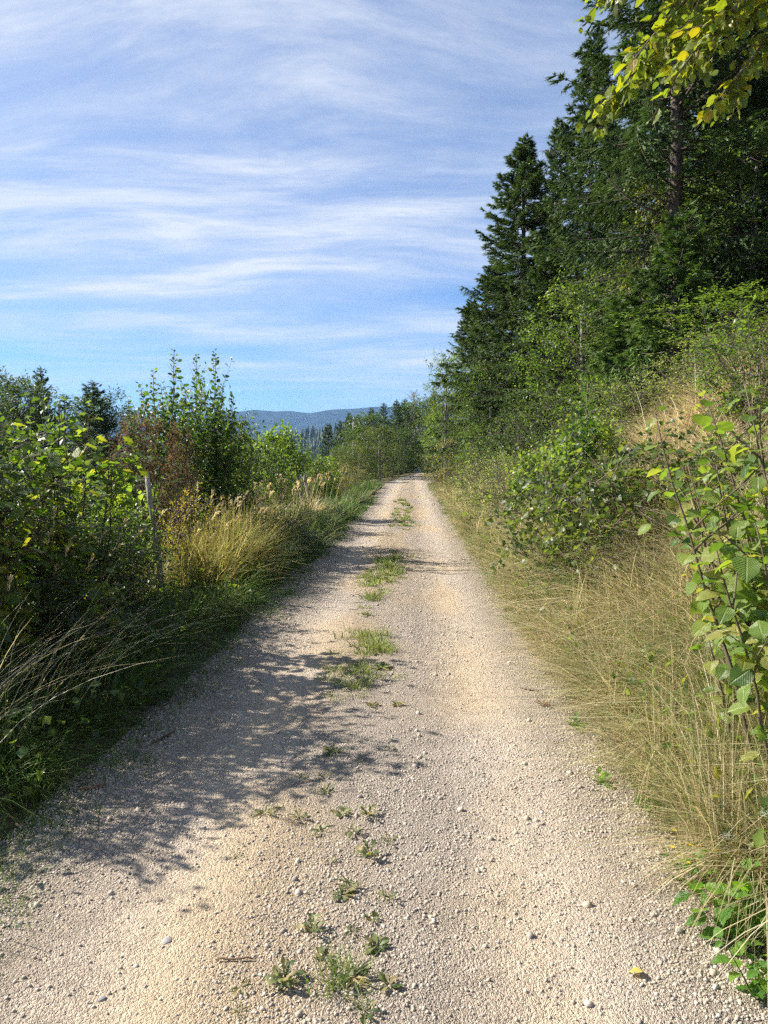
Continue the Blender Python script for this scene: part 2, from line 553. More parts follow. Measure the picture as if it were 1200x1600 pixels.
def stone_mat():
    m, w = new_mat('crushed_limestone')
    oi = w.n('ShaderNodeObjectInfo')
    c = w.ramp(oi.outputs['Random'], [(0.0, (0.26, 0.23, 0.20)), (0.25, (0.41, 0.36, 0.30)), (0.6, (0.49, 0.43, 0.36)),
                                      (0.85, (0.49, 0.405, 0.30)), (1.0, (0.58, 0.54, 0.49))])
    tc = w.n('ShaderNodeTexCoord')
    nz = w.n('ShaderNodeTexNoise', {'Vector': tc.outputs['Object'], 'Scale': 2.5, 'Detail': 4.0})
    c = w.mix(w.smooth(nz.outputs[0], 0.4, 0.7, 0, 0.35), c, (0.36, 0.29, 0.22))
    p = w.n('ShaderNodeBsdfPrincipled', {'Base Color': c, 'Roughness': 0.88, 'Specular IOR Level': 0.2})
    w.n('ShaderNodeOutputMaterial', {'Surface': p})
    return m


def build_gravel():
    """the loose stones of the track, scattered on its surface"""
    r = np.random.default_rng(11)
    mat = stone_mat()
    src = bpy.data.collections.new('gravel_source')
    for k in range(6):
        src.objects.link(bpy.data.objects.new('stone', stone_mesh(100 + k, mat)))
    P, S = [], []
    for y0, y1, dens, smin, smax in ((1.7, 4.2, 13000, 0.0024, 0.0078), (4.2, 7, 5600, 0.003, 0.0085), (7, 13, 1700, 0.0045, 0.010), (13, 26, 240, 0.007, 0.013)):
        n = int((y1 - y0) * 3.0 * dens)
        u, y = r.uniform(-1.5, 1.5, n), r.uniform(y0, y1, n)
        rut = np.exp(-((u + 0.66) / 0.25) ** 2) + np.exp(-((u - 0.66) / 0.25) ** 2)
        loose = fbm(u * 1.5, y * 0.8, 3, 51)
        keep = r.random(n) < np.clip((loose - 0.27) * 2.8 + 0.6 * np.clip((np.abs(u) - 0.95) / 0.3, 0, 1), 0.12, 1) * (1 - 0.4 * np.clip(rut, 0, 1)) * (1 - 0.4 * sandiness(u, y))
        keep &= np.abs(u) < np.where(u < 0, road_edge(y, 1), road_edge(y, 2)) + 0.05
        u, y = u[keep], y[keep]
        s = smin + (smax - smin) * r.random(len(u)) ** 3.2
        big = r.random(len(u)) < 0.006
        s = np.where(big, s * 1.9 + 0.004, s)
        P.append(np.stack([u + xc(y), y, road_z(u, y) + s * 0.18], 1))
        S.append(s)
    P, S = np.vstack(P), np.concatenate(S)
    n = len(P)
    me = bpy.data.meshes.new('gravel')
    me.vertices.add(n)
    me.vertices.foreach_set('co', P.astype(np.float32).ravel())
    a = me.attributes.new('rot', 'FLOAT_VECTOR', 'POINT')
    rot = np.stack([r.normal(0, 0.35, n), r.normal(0, 0.35, n), r.uniform(0, 6.28, n)], 1)
    a.data.foreach_set('vector', rot.astype(np.float32).ravel())
    a = me.attributes.new('scl', 'FLOAT', 'POINT')
    a.data.foreach_set('value', S.astype(np.float32))
    o = bpy.data.objects.new('gravel', me)
    COL.objects.link(o)
    g = bpy.data.node_groups.new('scatter_stones', 'GeometryNodeTree')
    g.interface.new_socket('Geometry', in_out='INPUT', socket_type='NodeSocketGeometry')
    g.interface.new_socket('Geometry', in_out='OUTPUT', socket_type='NodeSocketGeometry')
    nd = g.nodes
    gi, go = nd.new('NodeGroupInput'), nd.new('NodeGroupOutput')
    ip = nd.new('GeometryNodeInstanceOnPoints')
    ci = nd.new('GeometryNodeCollectionInfo')
    ci.inputs[0].default_value = src
    ci.inputs['Separate Children'].default_value = True
    ci.inputs['Reset Children'].default_value = True
    ip.inputs['Pick Instance'].default_value = True
    ra, sa, er = nd.new('GeometryNodeInputNamedAttribute'), nd.new('GeometryNodeInputNamedAttribute'), nd.new('FunctionNodeEulerToRotation')
    ra.data_type, sa.data_type = 'FLOAT_VECTOR', 'FLOAT'
    ra.inputs[0].default_value, sa.inputs[0].default_value = 'rot', 'scl'
    L = g.links.new
    L(gi.outputs[0], ip.inputs['Points'])
    L(ci.outputs[0], ip.inputs['Instance'])
    L(ra.outputs[0], er.inputs[0])
    L(er.outputs[0], ip.inputs['Rotation'])
    L(sa.outputs[0], ip.inputs['Scale'])
    L(ip.outputs[0], go.inputs[0])
    md = o.modifiers.new('scatter', 'NODES')
    md.node_group = g
    tag(o, 'pale crushed limestone gravel lying loose on the track', 'gravel', kind='stuff')
    return mat


build_ground()
build_road()
M_STONE = build_gravel()


# ------------------------------------------------------------------ far hills and the wooded slope across the valley
def hill_mat(name, a, b, scale):
    m, w = new_mat(name)
    tc = w.n('ShaderNodeTexCoord')
    nz = w.n('ShaderNodeTexNoise', {'Vector': tc.outputs['Object'], 'Scale': scale, 'Detail': 9.0, 'Roughness': 0.7})
    n2 = w.n('ShaderNodeTexNoise', {'Vector': tc.outputs['Object'], 'Scale': scale * 12, 'Detail': 4.0, 'Roughness': 0.7})
    c = w.mix(w.smooth(nz.outputs[0], 0.38, 0.64), a, b)
    bp = w.n('ShaderNodeBump', {'Height': w.m('ADD', nz.outputs[0], n2.outputs[0]), 'Strength': 1.0, 'Distance': 0.35 / scale})
    p = w.n('ShaderNodeBsdfPrincipled', {'Base Color': c, 'Roughness': 0.95, 'Normal': bp, 'Specular IOR Level': 0.05})
    w.n('ShaderNodeOutputMaterial', {'Surface': p})
    return m


def ridge(name, d, prof, depth, foot, mat, rough, nx=260, nyy=34):
    """a long hill whose skyline runs through the pixels prof at d metres"""
    px = np.linspace(prof[0][0], prof[-1][0], nx)
    top = np.interp(px, [p[0] for p in prof], [p[1] for p in prof])
    X = np.array([at(p, t, d)[0] for p, t in zip(px, top)])
    Zt = np.array([at(p, t, d)[2] for p, t in zip(px, top)])
    Zt = Zt + (fbm(X * 6 / d, X * 0, 5, 61) - 0.5) * rough
    V = []
    for k in range(nyy):
        q = k / (nyy - 1) * 2 - 1
        yy = d + q * depth
        h = np.cos(q * math.pi / 2) ** 0.9
        wob = (fbm(X * 9 / d, np.full(nx, yy * 9 / d), 4, 67) - 0.5) * rough * 4 * (1 - h) * h * 4
        V.append(np.stack([X * (1 + 0.0 * q), np.full(nx, yy), foot + (Zt - foot) * h + wob], 1))
    V = np.vstack(V)
    i, j = np.meshgrid(np.arange(nyy - 1), np.arange(nx - 1), indexing='ij')
    a = (i * nx + j).ravel()
    F = np.concatenate([np.stack([a, a + 1, a + nx + 1], 1), np.stack([a, a + nx + 1, a + nx], 1)])
    b = Buf()
    b.add(V, F)
    o = b.build(name, mat, smooth=True)
    tag(o, kind='structure')
    return V.reshape(nyy, nx, 3)


M_HILL = hill_mat('wooded_hill', (0.018, 0.035, 0.016), (0.05, 0.075, 0.028), 0.02)
ridge('mountains', 4500, [(-900, 690), (-500, 672), (-100, 655), (150, 650), (300, 648), (375, 644), (400, 641), (430, 644), (455, 643),
                          (485, 647), (520, 641), (560, 639), (590, 636), (700, 640), (900, 650), (1400, 670), (2000, 690)], 700, -55, M_HILL, 26)
HV = ridge('forested_hill', 1050, [(-1500, 720), (-400, 712), (150, 705), (330, 698), (380, 700), (420, 692), (470, 683), (520, 676), (600, 670),
                                  (800, 668), (1300, 690), (2000, 720)], 330, -52, M_HILL, 8)


def needle_spray():
    """three slender points fanning from one base"""
    V = [(-0.11, 0.05, 0), (0.11, 0.05, 0), (0, 1, 0.03), (-0.08, 0.0, 0.06), (0.05, 0.0, -0.05), (0.27, 0.80, -0.10), (-0.05, 0.0, -0.05), (0.08, 0.0, 0.06), (-0.27, 0.80, -0.10)]
    return np.array(V, float), np.array([(0, 1, 2), (3, 4, 5), (6, 7, 8)])


T_SPRAY = needle_spray()


def far_forest():
    """conifers of the slope across the valley, too far to tell apart"""
    r = np.random.default_rng(71)
    # one far conifer: stacked ragged skirts round a stem
    V, F = [], []
    for k in range(5):
        z0, z1, rr = 0.12 + 0.17 * k, 0.12 + 0.17 * k + 0.30, 0.20 * (1 - k * 0.19)
        b0 = len(V)
        for j in range(7):
            w = 2 * math.pi * (j + 0.37 * k) / 7
            q = rr * (0.7 + 0.5 * r.random())
            V.append((q * math.cos(w), q * math.sin(w), z0 - 0.05 * r.random()))
        V.append((0, 0, min(z1, 1.0)))
        F += [(b0 + j, b0 + (j + 1) % 7, b0 + 7) for j in range(7)]
    T = (np.array(V), np.array(F))
    ny, nx = HV.shape[:2]
    n = 9000
    i, j = r.integers(0, ny // 2 + 6, n), r.integers(0, nx - 1, n)
    f = r.random((n, 1))
    pos = HV[i, j] * f + HV[i, np.minimum(j + 1, nx - 1)] * (1 - f) + np.stack([r.normal(0, 2, n), r.uniform(-5, 5, n), np.full(n, -1.5)], 1)
    px = 600 + pos[:, 0] / pos[:, 1] * FPX
    keep = (px > -150) & (px < 800)
    pos = pos[keep]
    n = len(pos)
    h = r.uniform(9, 17, n)
    R = np.repeat(np.eye(3)[None], n, 0)
    w = r.uniform(0, 6.28, n)
    R[:, 0, 0], R[:, 0, 1], R[:, 1, 0], R[:, 1, 1] = np.cos(w), -np.sin(w), np.sin(w), np.cos(w)
    sc = np.stack([h * r.uniform(0.8, 1.4, n)] * 2 + [h], 1)
    C = np.array([0.022, 0.045, 0.018])[None] * r.uniform(0.6, 1.9, (n, 1)) * np.array([[1, 1, 1]]) + r.uniform(0, 0.012, (n, 1)) * np.array([[1.0, 0.8, 0.1]])
    b = Buf()
    b.scatter(T, pos, R, sc, C)
    tag(b.build('far_forest', M_NEEDLE), 'hazy conifer forest on the slope across the valley', 'forest', kind='stuff')


far_forest()


# ------------------------------------------------------------------ tree makers (each returns meshes: wood and crown)
def make_spruce(seed, H, R, clear=0.08, whorl=0.34, dense=1.0, droop=0.42, shape=0.75, bare=0.0, tint=(1, 1, 1)):
    r = np.random.default_rng(seed)
    crown, limbs, trunk = Buf(), Buf(), Buf()
    n = 14
    zt = np.linspace(0, H * 0.985, n)
    wob = np.cumsum(r.normal(0, 0.012, (n, 2)), 0)
    tp = np.column_stack([wob, zt])
    tr = (0.0085 * H + 0.02) * (1 - zt / H) ** 0.85 + 0.012
    tr[0] *= 1.25
    trunk.tube(tp, tr, 9, (0.2, 0.16, 0.13))
    P, D, S, C = [], [], [], []
    z = clear * H
    z0 = z
    wood = np.array([0.10, 0.08, 0.065])
    while z < H * 0.975:
        t = (z - z0) / (H - z0)
        L0 = R * (1 - t) ** shape * (0.55 + 0.45 * min(1, t / 0.12)) + 0.10
        for az in r.uniform(0, 6.28) + np.arange(r.integers(4, 7)) * 6.28 / 5.4 + r.normal(0, 0.25, 1):
            L = L0 * r.uniform(0.62, 1.16)
            zz = z + r.uniform(-0.12, 0.12)
            el = -0.12 + 0.85 * t + r.normal(0, 0.13)
            s = np.linspace(0, 1, 9)
            rad = np.array([math.cos(az), math.sin(az)])
            c0 = np.array([np.interp(zz, zt, wob[:, 0]), np.interp(zz, zt, wob[:, 1])])
            hor = L * s * math.cos(el)
            dz = L * (math.sin(el) * s - droop * (1 - t) * s ** 1.4 + 0.30 * (1 - 0.6 * t) * s ** 3)
            side = np.array([-rad[1], rad[0]])
            bend = r.normal(0, 0.10) * L * s ** 2
            pts = np.column_stack([c0 + rad * hor[:, None] + side * bend[:, None], zz + dz])
            rr = 0.006 + 0.012 * L * (1 - s)
            limbs.segs(pts[:-1], pts[1:], rr[:-1], rr[1:], wood)
            if r.random() < bare * (1 - t) ** 2:
                # dead grey limb with bare twigs only
                m = int(L / 0.14) + 2
                si = r.uniform(0.2, 1, m)
                p0 = np.column_stack([np.interp(si, s, pts[:, k]) for k in range(3)])
                dd = nrm(np.column_stack([rad[0] + r.normal(0, 0.7, m), rad[1] + r.normal(0, 0.7, m), r.normal(-0.2, 0.4, m)]))
                limbs.segs(p0, p0 + dd * r.uniform(0.12, 0.45, (m, 1)), 0.004, 0.0015, wood * 1.5)
                continue
            m = max(5, int(L / 0.034 * dense))
            si = r.uniform(0.14, 1.0, m) ** 0.85
            p0 = np.column_stack([np.interp(si, s, pts[:, k]) for k in range(3)])
            tg = np.gradient(pts, axis=0)
            tg = nrm(np.column_stack([np.interp(si, s, tg[:, k]) for k in range(3)]))
            sg = np.where(r.random(m) < 0.5, -1.0, 1.0)[:, None]
            lb = (0.10 + 0.26 * min(L, 2.4) * (1 - si) ** 0.75) * r.uniform(0.6, 1.25, m)
            hang = (0.75 * (1 - t) + 0.10) * r.uniform(0.3, 1.4, (m, 1))
            bd = nrm(tg * r.uniform(0.3, 0.9, (m, 1)) + np.append(side, 0)[None] * sg * r.uniform(0.4, 1.0, (m, 1)) - np.array([[0, 0, 1.0]]) * hang)
            k = 5
            f = (np.arange(k) + 0.5)[None] / k + r.uniform(-0.08, 0.08, (m, k))
            pp = p0[:, None] + bd[:, None] * (lb[:, None] * f)[..., None]
            pp[..., 2] -= (0.30 * (1 - t)) * lb[:, None] * f ** 2
            dd = bd[:, None] + r.normal(0, 0.30, (m, k, 3)) + np.array([0, 0, -0.25]) * (1 - t)
            pick = (lb[:, None] > 0.045 * np.arange(k)[None])
            P.append(pp[pick])
            D.append(dd[pick])
            ss = np.repeat((0.088 + 0.055 * r.random(m))[:, None], k, 1) * (1.15 - 0.35 * f)
            S.append(ss[pick])
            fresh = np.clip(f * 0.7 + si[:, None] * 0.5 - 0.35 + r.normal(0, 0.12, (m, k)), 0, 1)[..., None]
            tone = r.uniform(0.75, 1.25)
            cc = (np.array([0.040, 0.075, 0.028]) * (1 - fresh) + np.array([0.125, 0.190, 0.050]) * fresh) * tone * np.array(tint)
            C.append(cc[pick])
            # the needled tip of the limb itself
        z += whorl * (1.05 - 0.55 * t) * r.uniform(0.8, 1.2)
    zt2 = np.linspace(H * 0.9, H * 1.005, 26)
    P.append(np.column_stack([np.full(26, wob[-1, 0]), np.full(26, wob[-1, 1]), zt2]))
    aa = r.uniform(0, 6.28, 26)
    D.append(np.column_stack([np.cos(aa), np.sin(aa), np.full(26, 1.0)]))
    S.append(np.full(26, 0.12))
    C.append(np.tile(np.array([[0.045, 0.08, 0.03]]), (26, 1)))
    P, D, S, C = np.vstack(P), np.vstack(D), np.concatenate(S), np.vstack(C)
    nn = nrm(r.normal(0, 1, P.shape) + np.array([0, 0, 0.8]))
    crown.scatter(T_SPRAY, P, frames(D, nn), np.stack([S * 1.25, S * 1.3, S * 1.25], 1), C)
    return trunk.mesh('trunk', M_BARK, True), limbs.mesh('limbs', M_TWIG), crown.mesh('crown', M_NEEDLE)


def kite_leaf(w=0.55, fold=0.12):
    V = np.array([(0, 0, 0), (-w / 2, 0.42, fold), (0, 1, -0.06), (w / 2, 0.42, fold), (0, 0.45, 0)], float)
    return V, np.array([(0, 4, 1), (4, 2, 1), (0, 3, 4), (4, 3, 2)])


T_KITE, T_ROUND, T_NARROW = kite_leaf(0.62), kite_leaf(0.95, 0.16), kite_leaf(0.3, 0.08)


def make_leafy(seed, H, R, base=0.25, clumps=60, per=60, leaf=0.09, cols=((0.05, 0.10, 0.02), (0.11, 0.17, 0.035)), stems=0,
               spread=0.24, template=T_KITE, mat=None, upright=0.0, dead=0.0, wood=(0.12, 0.10, 0.085), trunk_r=None, bark=None, flat=0.6):
    """a broad-leaved tree (stems = 0) or a many-stemmed shrub"""
    r = np.random.default_rng(seed)
    crown, limbs, trunk = Buf(), Buf(), Buf()
    th = r.uniform(0, 6.28, clumps)
    cz = r.uniform(-1, 1, clumps)
    rho = r.uniform(0.25, 1.0, clumps) ** 0.5
    lob = 0.75 + 0.45 * vnoise(th * 1.3 + seed, cz * 2.0 + 5, seed % 9)
    rh = np.sqrt(np.clip(1 - cz ** 2 * 0.9, 0.05, 1)) * R * rho * lob
    c = np.column_stack([rh * np.cos(th), rh * np.sin(th), H * (base + (1 - base) * (0.5 + 0.5 * cz * rho ** 0.4)) * (0.93 + 0.07 * lob)])
    starts, mids = [], []
    if stems:
        sb = np.column_stack([r.normal(0, 0.10 * R, stems), r.normal(0, 0.10 * R, stems), np.full(stems, -0.08)])
        pick = r.integers(0, stems, clumps)
        a = sb[pick]
        for e in range(5):
            f0, f1 = e / 5, (e + 1) / 5
            bow = lambda f: np.column_stack([a[:, :2] + (c[:, :2] - a[:, :2]) * (f ** 1.5), (a[:, 2] + (c[:, 2] - a[:, 2]) * (f ** 0.85))])
            limbs.segs(bow(f0), bow(f1), 0.004 + 0.007 * H / 3 * (1 - f0), 0.004 + 0.007 * H / 3 * (1 - f1), np.array(wood))
    else:
        n = 9
        zt = np.linspace(-0.1, H * 0.86, n)
        wob = np.cumsum(r.normal(0, 0.02 * R, (n, 2)), 0)
        rr = (trunk_r or 0.014 * H + 0.02) * (1 - zt / (H * 0.95)) ** 0.7 + 0.012
        trunk.tube(np.column_stack([wob, zt]), rr, 8, wood)
        za = np.clip(c[:, 2] - np.linalg.norm(c[:, :2], axis=1) * r.uniform(0.5, 1.1, clumps), H * base * 0.6, H * 0.82)
        a = np.column_stack([np.interp(za, zt, wob[:, 0]), np.interp(za, zt, wob[:, 1]), za])
        for e in range(4):
            f0, f1 = e / 4, (e + 1) / 4
            bow = lambda f: a + (c - a) * f + np.array([0, 0, 1.0]) * (np.linalg.norm(c - a, axis=1) * 0.10 * np.sin(f * math.pi))[:, None]
            limbs.segs(bow(f0), bow(f1), 0.006 + 0.011 * H / 6 * (1 - f0), 0.005 + 0.011 * H / 6 * (1 - f1), np.array(wood))
    # twigs and leaves of every clump
    q = 7
    tw = c[:, None] + r.normal(0, 1, (clumps, q, 3)) * np.array([R * spread, R * spread, R * spread * flat + 0.02])
    tw[..., 2] = np.maximum(tw[..., 2], 0.02)
    cc = np.repeat(c[:, None], q, 1)
    limbs.segs(cc.reshape(-1, 3), tw.reshape(-1, 3), 0.004, 0.002, np.array(wood))
    live = r.random(clumps) >= dead
    k = max(1, per // q)
    f = r.uniform(0.15, 1.08, (clumps, q, k, 1))
    p = cc[:, :, None] + (tw - cc)[:, :, None] * f + r.normal(0, leaf * 0.55, (clumps, q, k, 3))
    tone = np.clip(r.normal(0.5, 0.22, (clumps, 1, 1, 1)) + r.normal(0, 0.2, (clumps, q, k, 1)), 0, 1)
    ci = np.array(cols)
    seg = tone * (len(ci) - 1)
    i0 = np.minimum(seg.astype(int), len(ci) - 2)[..., 0]
    colr = ci[i0] + (ci[i0 + 1] - ci[i0]) * (seg - i0[..., None])
    d = (tw - cc)[:, :, None] * 1.2 / (R * spread) + r.normal(0, 0.7, p.shape) + np.array([0, 0, upright - 0.15])
    nn = r.normal(0, 0.55, p.shape) + np.array([0, 0, 1.0])
    sel = np.broadcast_to(live[:, None, None], p.shape[:3])
    p, d, nn, colr = p[sel], d[sel], nn[sel], np.broadcast_to(colr, (*sel.shape, 3))[sel]
    s = leaf * r.uniform(0.6, 1.25, len(p))
    crown.scatter(template, p, frames(d, nn), s, colr)
    return (trunk.mesh('trunk', bark or M_GREYBARK, True) if not stems else None), limbs.mesh('branches', M_TWIG), crown.mesh('crown', mat or M_LEAF)


def plant(meshes, name, label, cat, group, loc, scale=(1, 1, 1), rz=0.0, names=('trunk', 'limbs', 'crown')):
    t = thing(name, label, cat, loc, rz, group)
    t.scale = scale
    for me, nm in zip(meshes, names):
        if me is not None:
            o = bpy.data.objects.new(nm, me)
            COL.objects.link(o)
            o.parent = t
            if nm == 'trunk':
                trunk = o
            elif nm in ('limbs', 'branches') and names[0] == 'trunk':
                o.parent = trunk
    return t


def plant_at(meshes, name, label, cat, group, px, d, top, width=1.0, H0=10.0, rz=0.0, sink=0.1, names=('trunk', 'limbs', 'crown')):
    """a tree on the ground d metres ahead whose tip stands at the pixel (px, top)"""
    p = at(px, top, d)
    g = float(ground_z(p[0], d))
    s = (p[2] - g + sink) / (H0 * (1.0 if 'limbs' in names else 0.97))
    return plant(meshes, name, label, cat, group, (p[0], d, g - sink), (width, width, s), rz, names)


# ------------------------------------------------------------------ the spruces above the bank
SP = [make_spruce(201, 12.0, 2.7, 0.04, dense=1.1),
      make_spruce(202, 12.0, 3.0, 0.03, whorl=0.36, dense=1.15, droop=0.55, shape=0.8, tint=(1.05, 1.0, 0.9)),
      make_spruce(203, 16.0, 2.6, 0.17, whorl=0.42, dense=0.9, droop=0.5, shape=0.45, bare=0.35, tint=(0.95, 0.95, 1.0)),
      make_spruce(204, 4.0, 1.15, 0.05, whorl=0.22, dense=1.1, droop=0.15, tint=(1.35, 1.35, 1.0)),
      make_spruce(205, 12.0, 2.0, 0.05, whorl=0.5, dense=0.75, shape=0.8)]
SPH = [12.0, 12.0, 16.0, 4.0, 12.0]
G_SP = 'spruces on the bank above the track'
for proto, px, d, top, wd, rz, lab in [
    (0, 928, 22, 48, 0.85, 0.3, 'tall slim-tipped spruce rising behind the bank, its top clear against the sky'),
    (1, 822, 25, 215, 1.2, 2.1, 'lower spruce with long drooping arms reaching out over the track against the sky'),
    (2, 1074, 13, -300, 1.0, 1.2, 'spruce with a bare dark trunk, standing behind the dry grass of the bank'),
    (1, 1040, 18, -60, 0.9, 4.0, 'spruce between the slim-tipped one and the bare dark trunk'),
    (0, 878, 27, 190, 0.95, 5.0, 'spruce wedged between the slim-tipped one and the one with drooping arms'),
    (0, 1165, 16, -220, 1.0, 3.3, 'dark spruce behind the beech leaves, beyond the bare trunk'),
    (1, 775, 30, 400, 0.95, 0.9, 'short full spruce at the foot of the drooping one, by the track'),
    (1, 738, 35, 465, 0.85, 3.0, 'spruce whose skirts hang nearest the track at the edge of the sky'),
    (1, 862, 18, 385, 0.7, 2.6, 'dense young spruce in front of the tall ones, branches down to the brambles'),
    (0, 1120, 27, 60, 1.0, 0.0, 'shaded spruce deep in the wood behind the bare trunk'),
    (0, 1230, 20, -60, 1.1, 2.2, 'shaded spruce at the edge of the picture behind the hazel'),
    (1, 960, 30, 190, 0.95, 1.0, 'shaded spruce filling the gap behind the slim-tipped one'),
    (3, 1058, 11.3, 335, 0.95, 0.0, 'young pale green spruce growing against the bare trunk'),
    (3, 985, 12.8, 470, 0.9, 1.9, 'smallest young spruce, at the top of the bank beside the pale one'),
    (0, 1290, 13, -260, 1.0, 1.0, 'spruce at the very edge of the picture beside the beech'),
    (4, 805, 42, 330, 1.0, 0.7, 'thin spruce showing behind the drooping one'),
]:
    plant_at(SP[proto], 'spruce_tree', lab, 'spruce', G_SP, px, d, top, wd, SPH[proto], rz)

GREENS = ((0.045, 0.085, 0.018), (0.085, 0.14, 0.03), (0.13, 0.185, 0.04))
YELLOWG = ((0.075, 0.11, 0.02), (0.13, 0.165, 0.03), (0.20, 0.20, 0.035))
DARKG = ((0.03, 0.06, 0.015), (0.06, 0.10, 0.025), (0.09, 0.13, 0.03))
PALEG = ((0.10, 0.13, 0.05), (0.16, 0.20, 0.075), (0.24, 0.26, 0.13))
BT = ('trunk', 'branches', 'crown')
LT = [make_leafy(301, 6.0, 1.9, 0.18, 90, 84, 0.10, GREENS),
      make_leafy(302, 6.0, 1.6, 0.25, 75, 70, 0.11, YELLOWG, spread=0.3),
      make_leafy(303, 6.0, 1.7, 0.15, 85, 84, 0.10, DARKG)]
G_LT = 'leafy trees under the spruces'
for proto, px, d, top, wd, rz, lab in [
    (0, 700, 33, 550, 0.62, 0.0, 'small broad-leaved tree leaning out of the spruces over the track'),
    (0, 700, 40, 632, 0.75, 1.0, 'green leafy tree arching over the track at the bend'),
    (0, 905, 15.5, 440, 0.62, 2.0, 'leafy tree in the shade between the spruces and the brambles'),
    (2, 772, 24, 560, 0.8, 0.5, 'dark leafy tree beside the track below the drooping spruce'),
    (0, 1160, 10.5, 455, 0.62, 4.0, 'pale leafy tree behind the hazel on the bank top'),
    (2, 985, 16, 400, 0.66, 1.4, 'dark leafy tree under the spruce beside the young pale one'),
    (0, 1175, 13, 200, 0.8, 3.0, 'tall leafy tree below the beech leaves at the picture edge'),
    (1, 1010, 13.5, 275, 0.32, 2.2, 'thin birch-like tree with light leaves before the bare trunk'),
]:
    plant_at(LT[proto], 'leafy_tree', lab, 'tree', G_LT, px, d, top, wd, 6.0, rz, names=BT)

# ------------------------------------------------------------------ trees round the bend and down in the valley
G_FAR = 'trees round the bend of the track'
FARSP = make_spruce(206, 10.0, 2.5, 0.03, whorl=0.42, dense=0.8)
FARLT = make_leafy(304, 7.0, 2.6, 0.08, 120, 84, 0.17, ((0.025, 0.05, 0.014), (0.045, 0.08, 0.02), (0.075, 0.11, 0.028)), spread=0.2)
FARLY = make_leafy(305, 7.0, 2.5, 0.06, 110, 63, 0.15, ((0.035, 0.06, 0.016), (0.065, 0.09, 0.022), (0.11, 0.125, 0.03)), spread=0.2)
for kind, px, d, top, wd, lab in [
    ('s', 679, 85, 612, 1.0, 'lone spruce tip above the trees where the track vanishes'),
    ('s', 633, 90, 624, 1.0, 'spruce beside the bare grey tree round the bend'),
    ('s', 600, 80, 630, 0.9, 'spruce behind the round-crowned trees round the bend'),
    ('s', 620, 78, 626, 0.9, 'narrow spruce in the middle of the trees round the bend'),
    ('s', 580, 84, 637, 0.8, 'spruce standing next to the pale snag'),
    ('s', 560, 95, 648, 1.0, 'spruce behind the pale snag'),
    ('s', 532, 88, 657, 0.9, 'spruce at the valley end of the trees round the bend'),
    ('s', 513, 70, 662, 0.9, 'dark spruce standing apart where the slope falls to the valley'),
    ('s', 545, 100, 645, 1.1, 'tall spruce over the valley edge beyond the snag'),
    ('d', 575, 62, 648, 0.9, 'broad dark tree left of the bend, in front of the spruces'),
    ('y', 592, 55, 668, 0.8, 'yellowish tree standing nearest the bend'),
    ('d', 636, 80, 632, 0.9, 'round dark tree at the far end of the track'),
    ('d', 660, 94, 626, 1.0, 'dark tree closing the view over the end of the track'),
    ('y', 712, 70, 612, 1.2, 'olive tree behind the arching one over the bend'),
    ('d', 555, 66, 672, 0.8, 'dark tree on the valley side below the pale snag'),
    ('y', 560, 48, 698, 0.6, 'olive bushy tree on the verge before the bend'),
    ('y', 612, 58, 692, 0.45, 'low round tree right beside the gravel at the bend'),
    ('d', 632, 70, 672, 0.5, 'low dark tree beside the gravel where it disappears'),
    ('y', 536, 52, 700, 0.7, 'low olive tree at the edge of the slope'),
]:
    me, H0 = {'s': (FARSP, 10.0), 'd': (FARLT, 7.0), 'y': (FARLY, 7.0)}[kind]
    nm = 'spruce_tree' if kind == 's' else 'leafy_tree'
    plant_at(me, nm, lab, 'spruce' if kind == 's' else 'tree', G_FAR, px, d, top, wd, H0, px * 0.37, names=BT if kind != 's' else ('trunk', 'limbs', 'crown'))

G_VAL = 'trees on the slope below the fence'
VALP = make_leafy(306, 14.0, 3.0, 0.2, 150, 105, 0.24, ((0.018, 0.035, 0.012), (0.035, 0.06, 0.02), (0.06, 0.085, 0.03)), spread=0.2, template=T_NARROW)
for kind, px, d, top, wd, lab in [
    ('p', 8, 44, 600, 1.0, 'bushy dark conifer at the very edge of the picture down the slope'),
    ('p', 34, 42, 604, 0.8, 'rounded dark conifer between the edge one and the pointed spruce'),
    ('s', 62, 45, 575, 1.1, 'pointed spruce rising highest behind the maple saplings'),
    ('s', 143, 40, 597, 1.5, 'broad dark spruce behind the brown shrub'),
    ('p', 165, 41, 622, 0.9, 'dark leafy crown leaning against the broad spruce'),
    ('s', 100, 48, 618, 1.1, 'spruce hidden between the pointed and the broad one'),
    ('s', 205, 52, 640, 1.0, 'small spruce tip between the broad spruce and the alder'),
    ('p', 380, 75, 682, 1.0, 'dark round tree in the valley beside the alder'),
    ('p', 345, 70, 680, 1.0, 'dark valley tree hidden behind the alder'),
    ('s', 405, 95, 694, 1.0, 'little valley spruce in the gap below the blue mountains'),
    ('s', -25, 40, 590, 1.1, 'spruce cut by the picture edge down the slope'),
]:
    me, H0 = (FARSP, 10.0) if kind == 's' else (VALP, 14.0)
    plant_at(me, 'spruce_tree' if kind == 's' else 'leafy_tree', lab, 'spruce' if kind == 's' else 'tree', G_VAL, px, d, top, wd, H0, px * 0.7,
             names=('trunk', 'limbs', 'crown') if kind == 's' else BT)


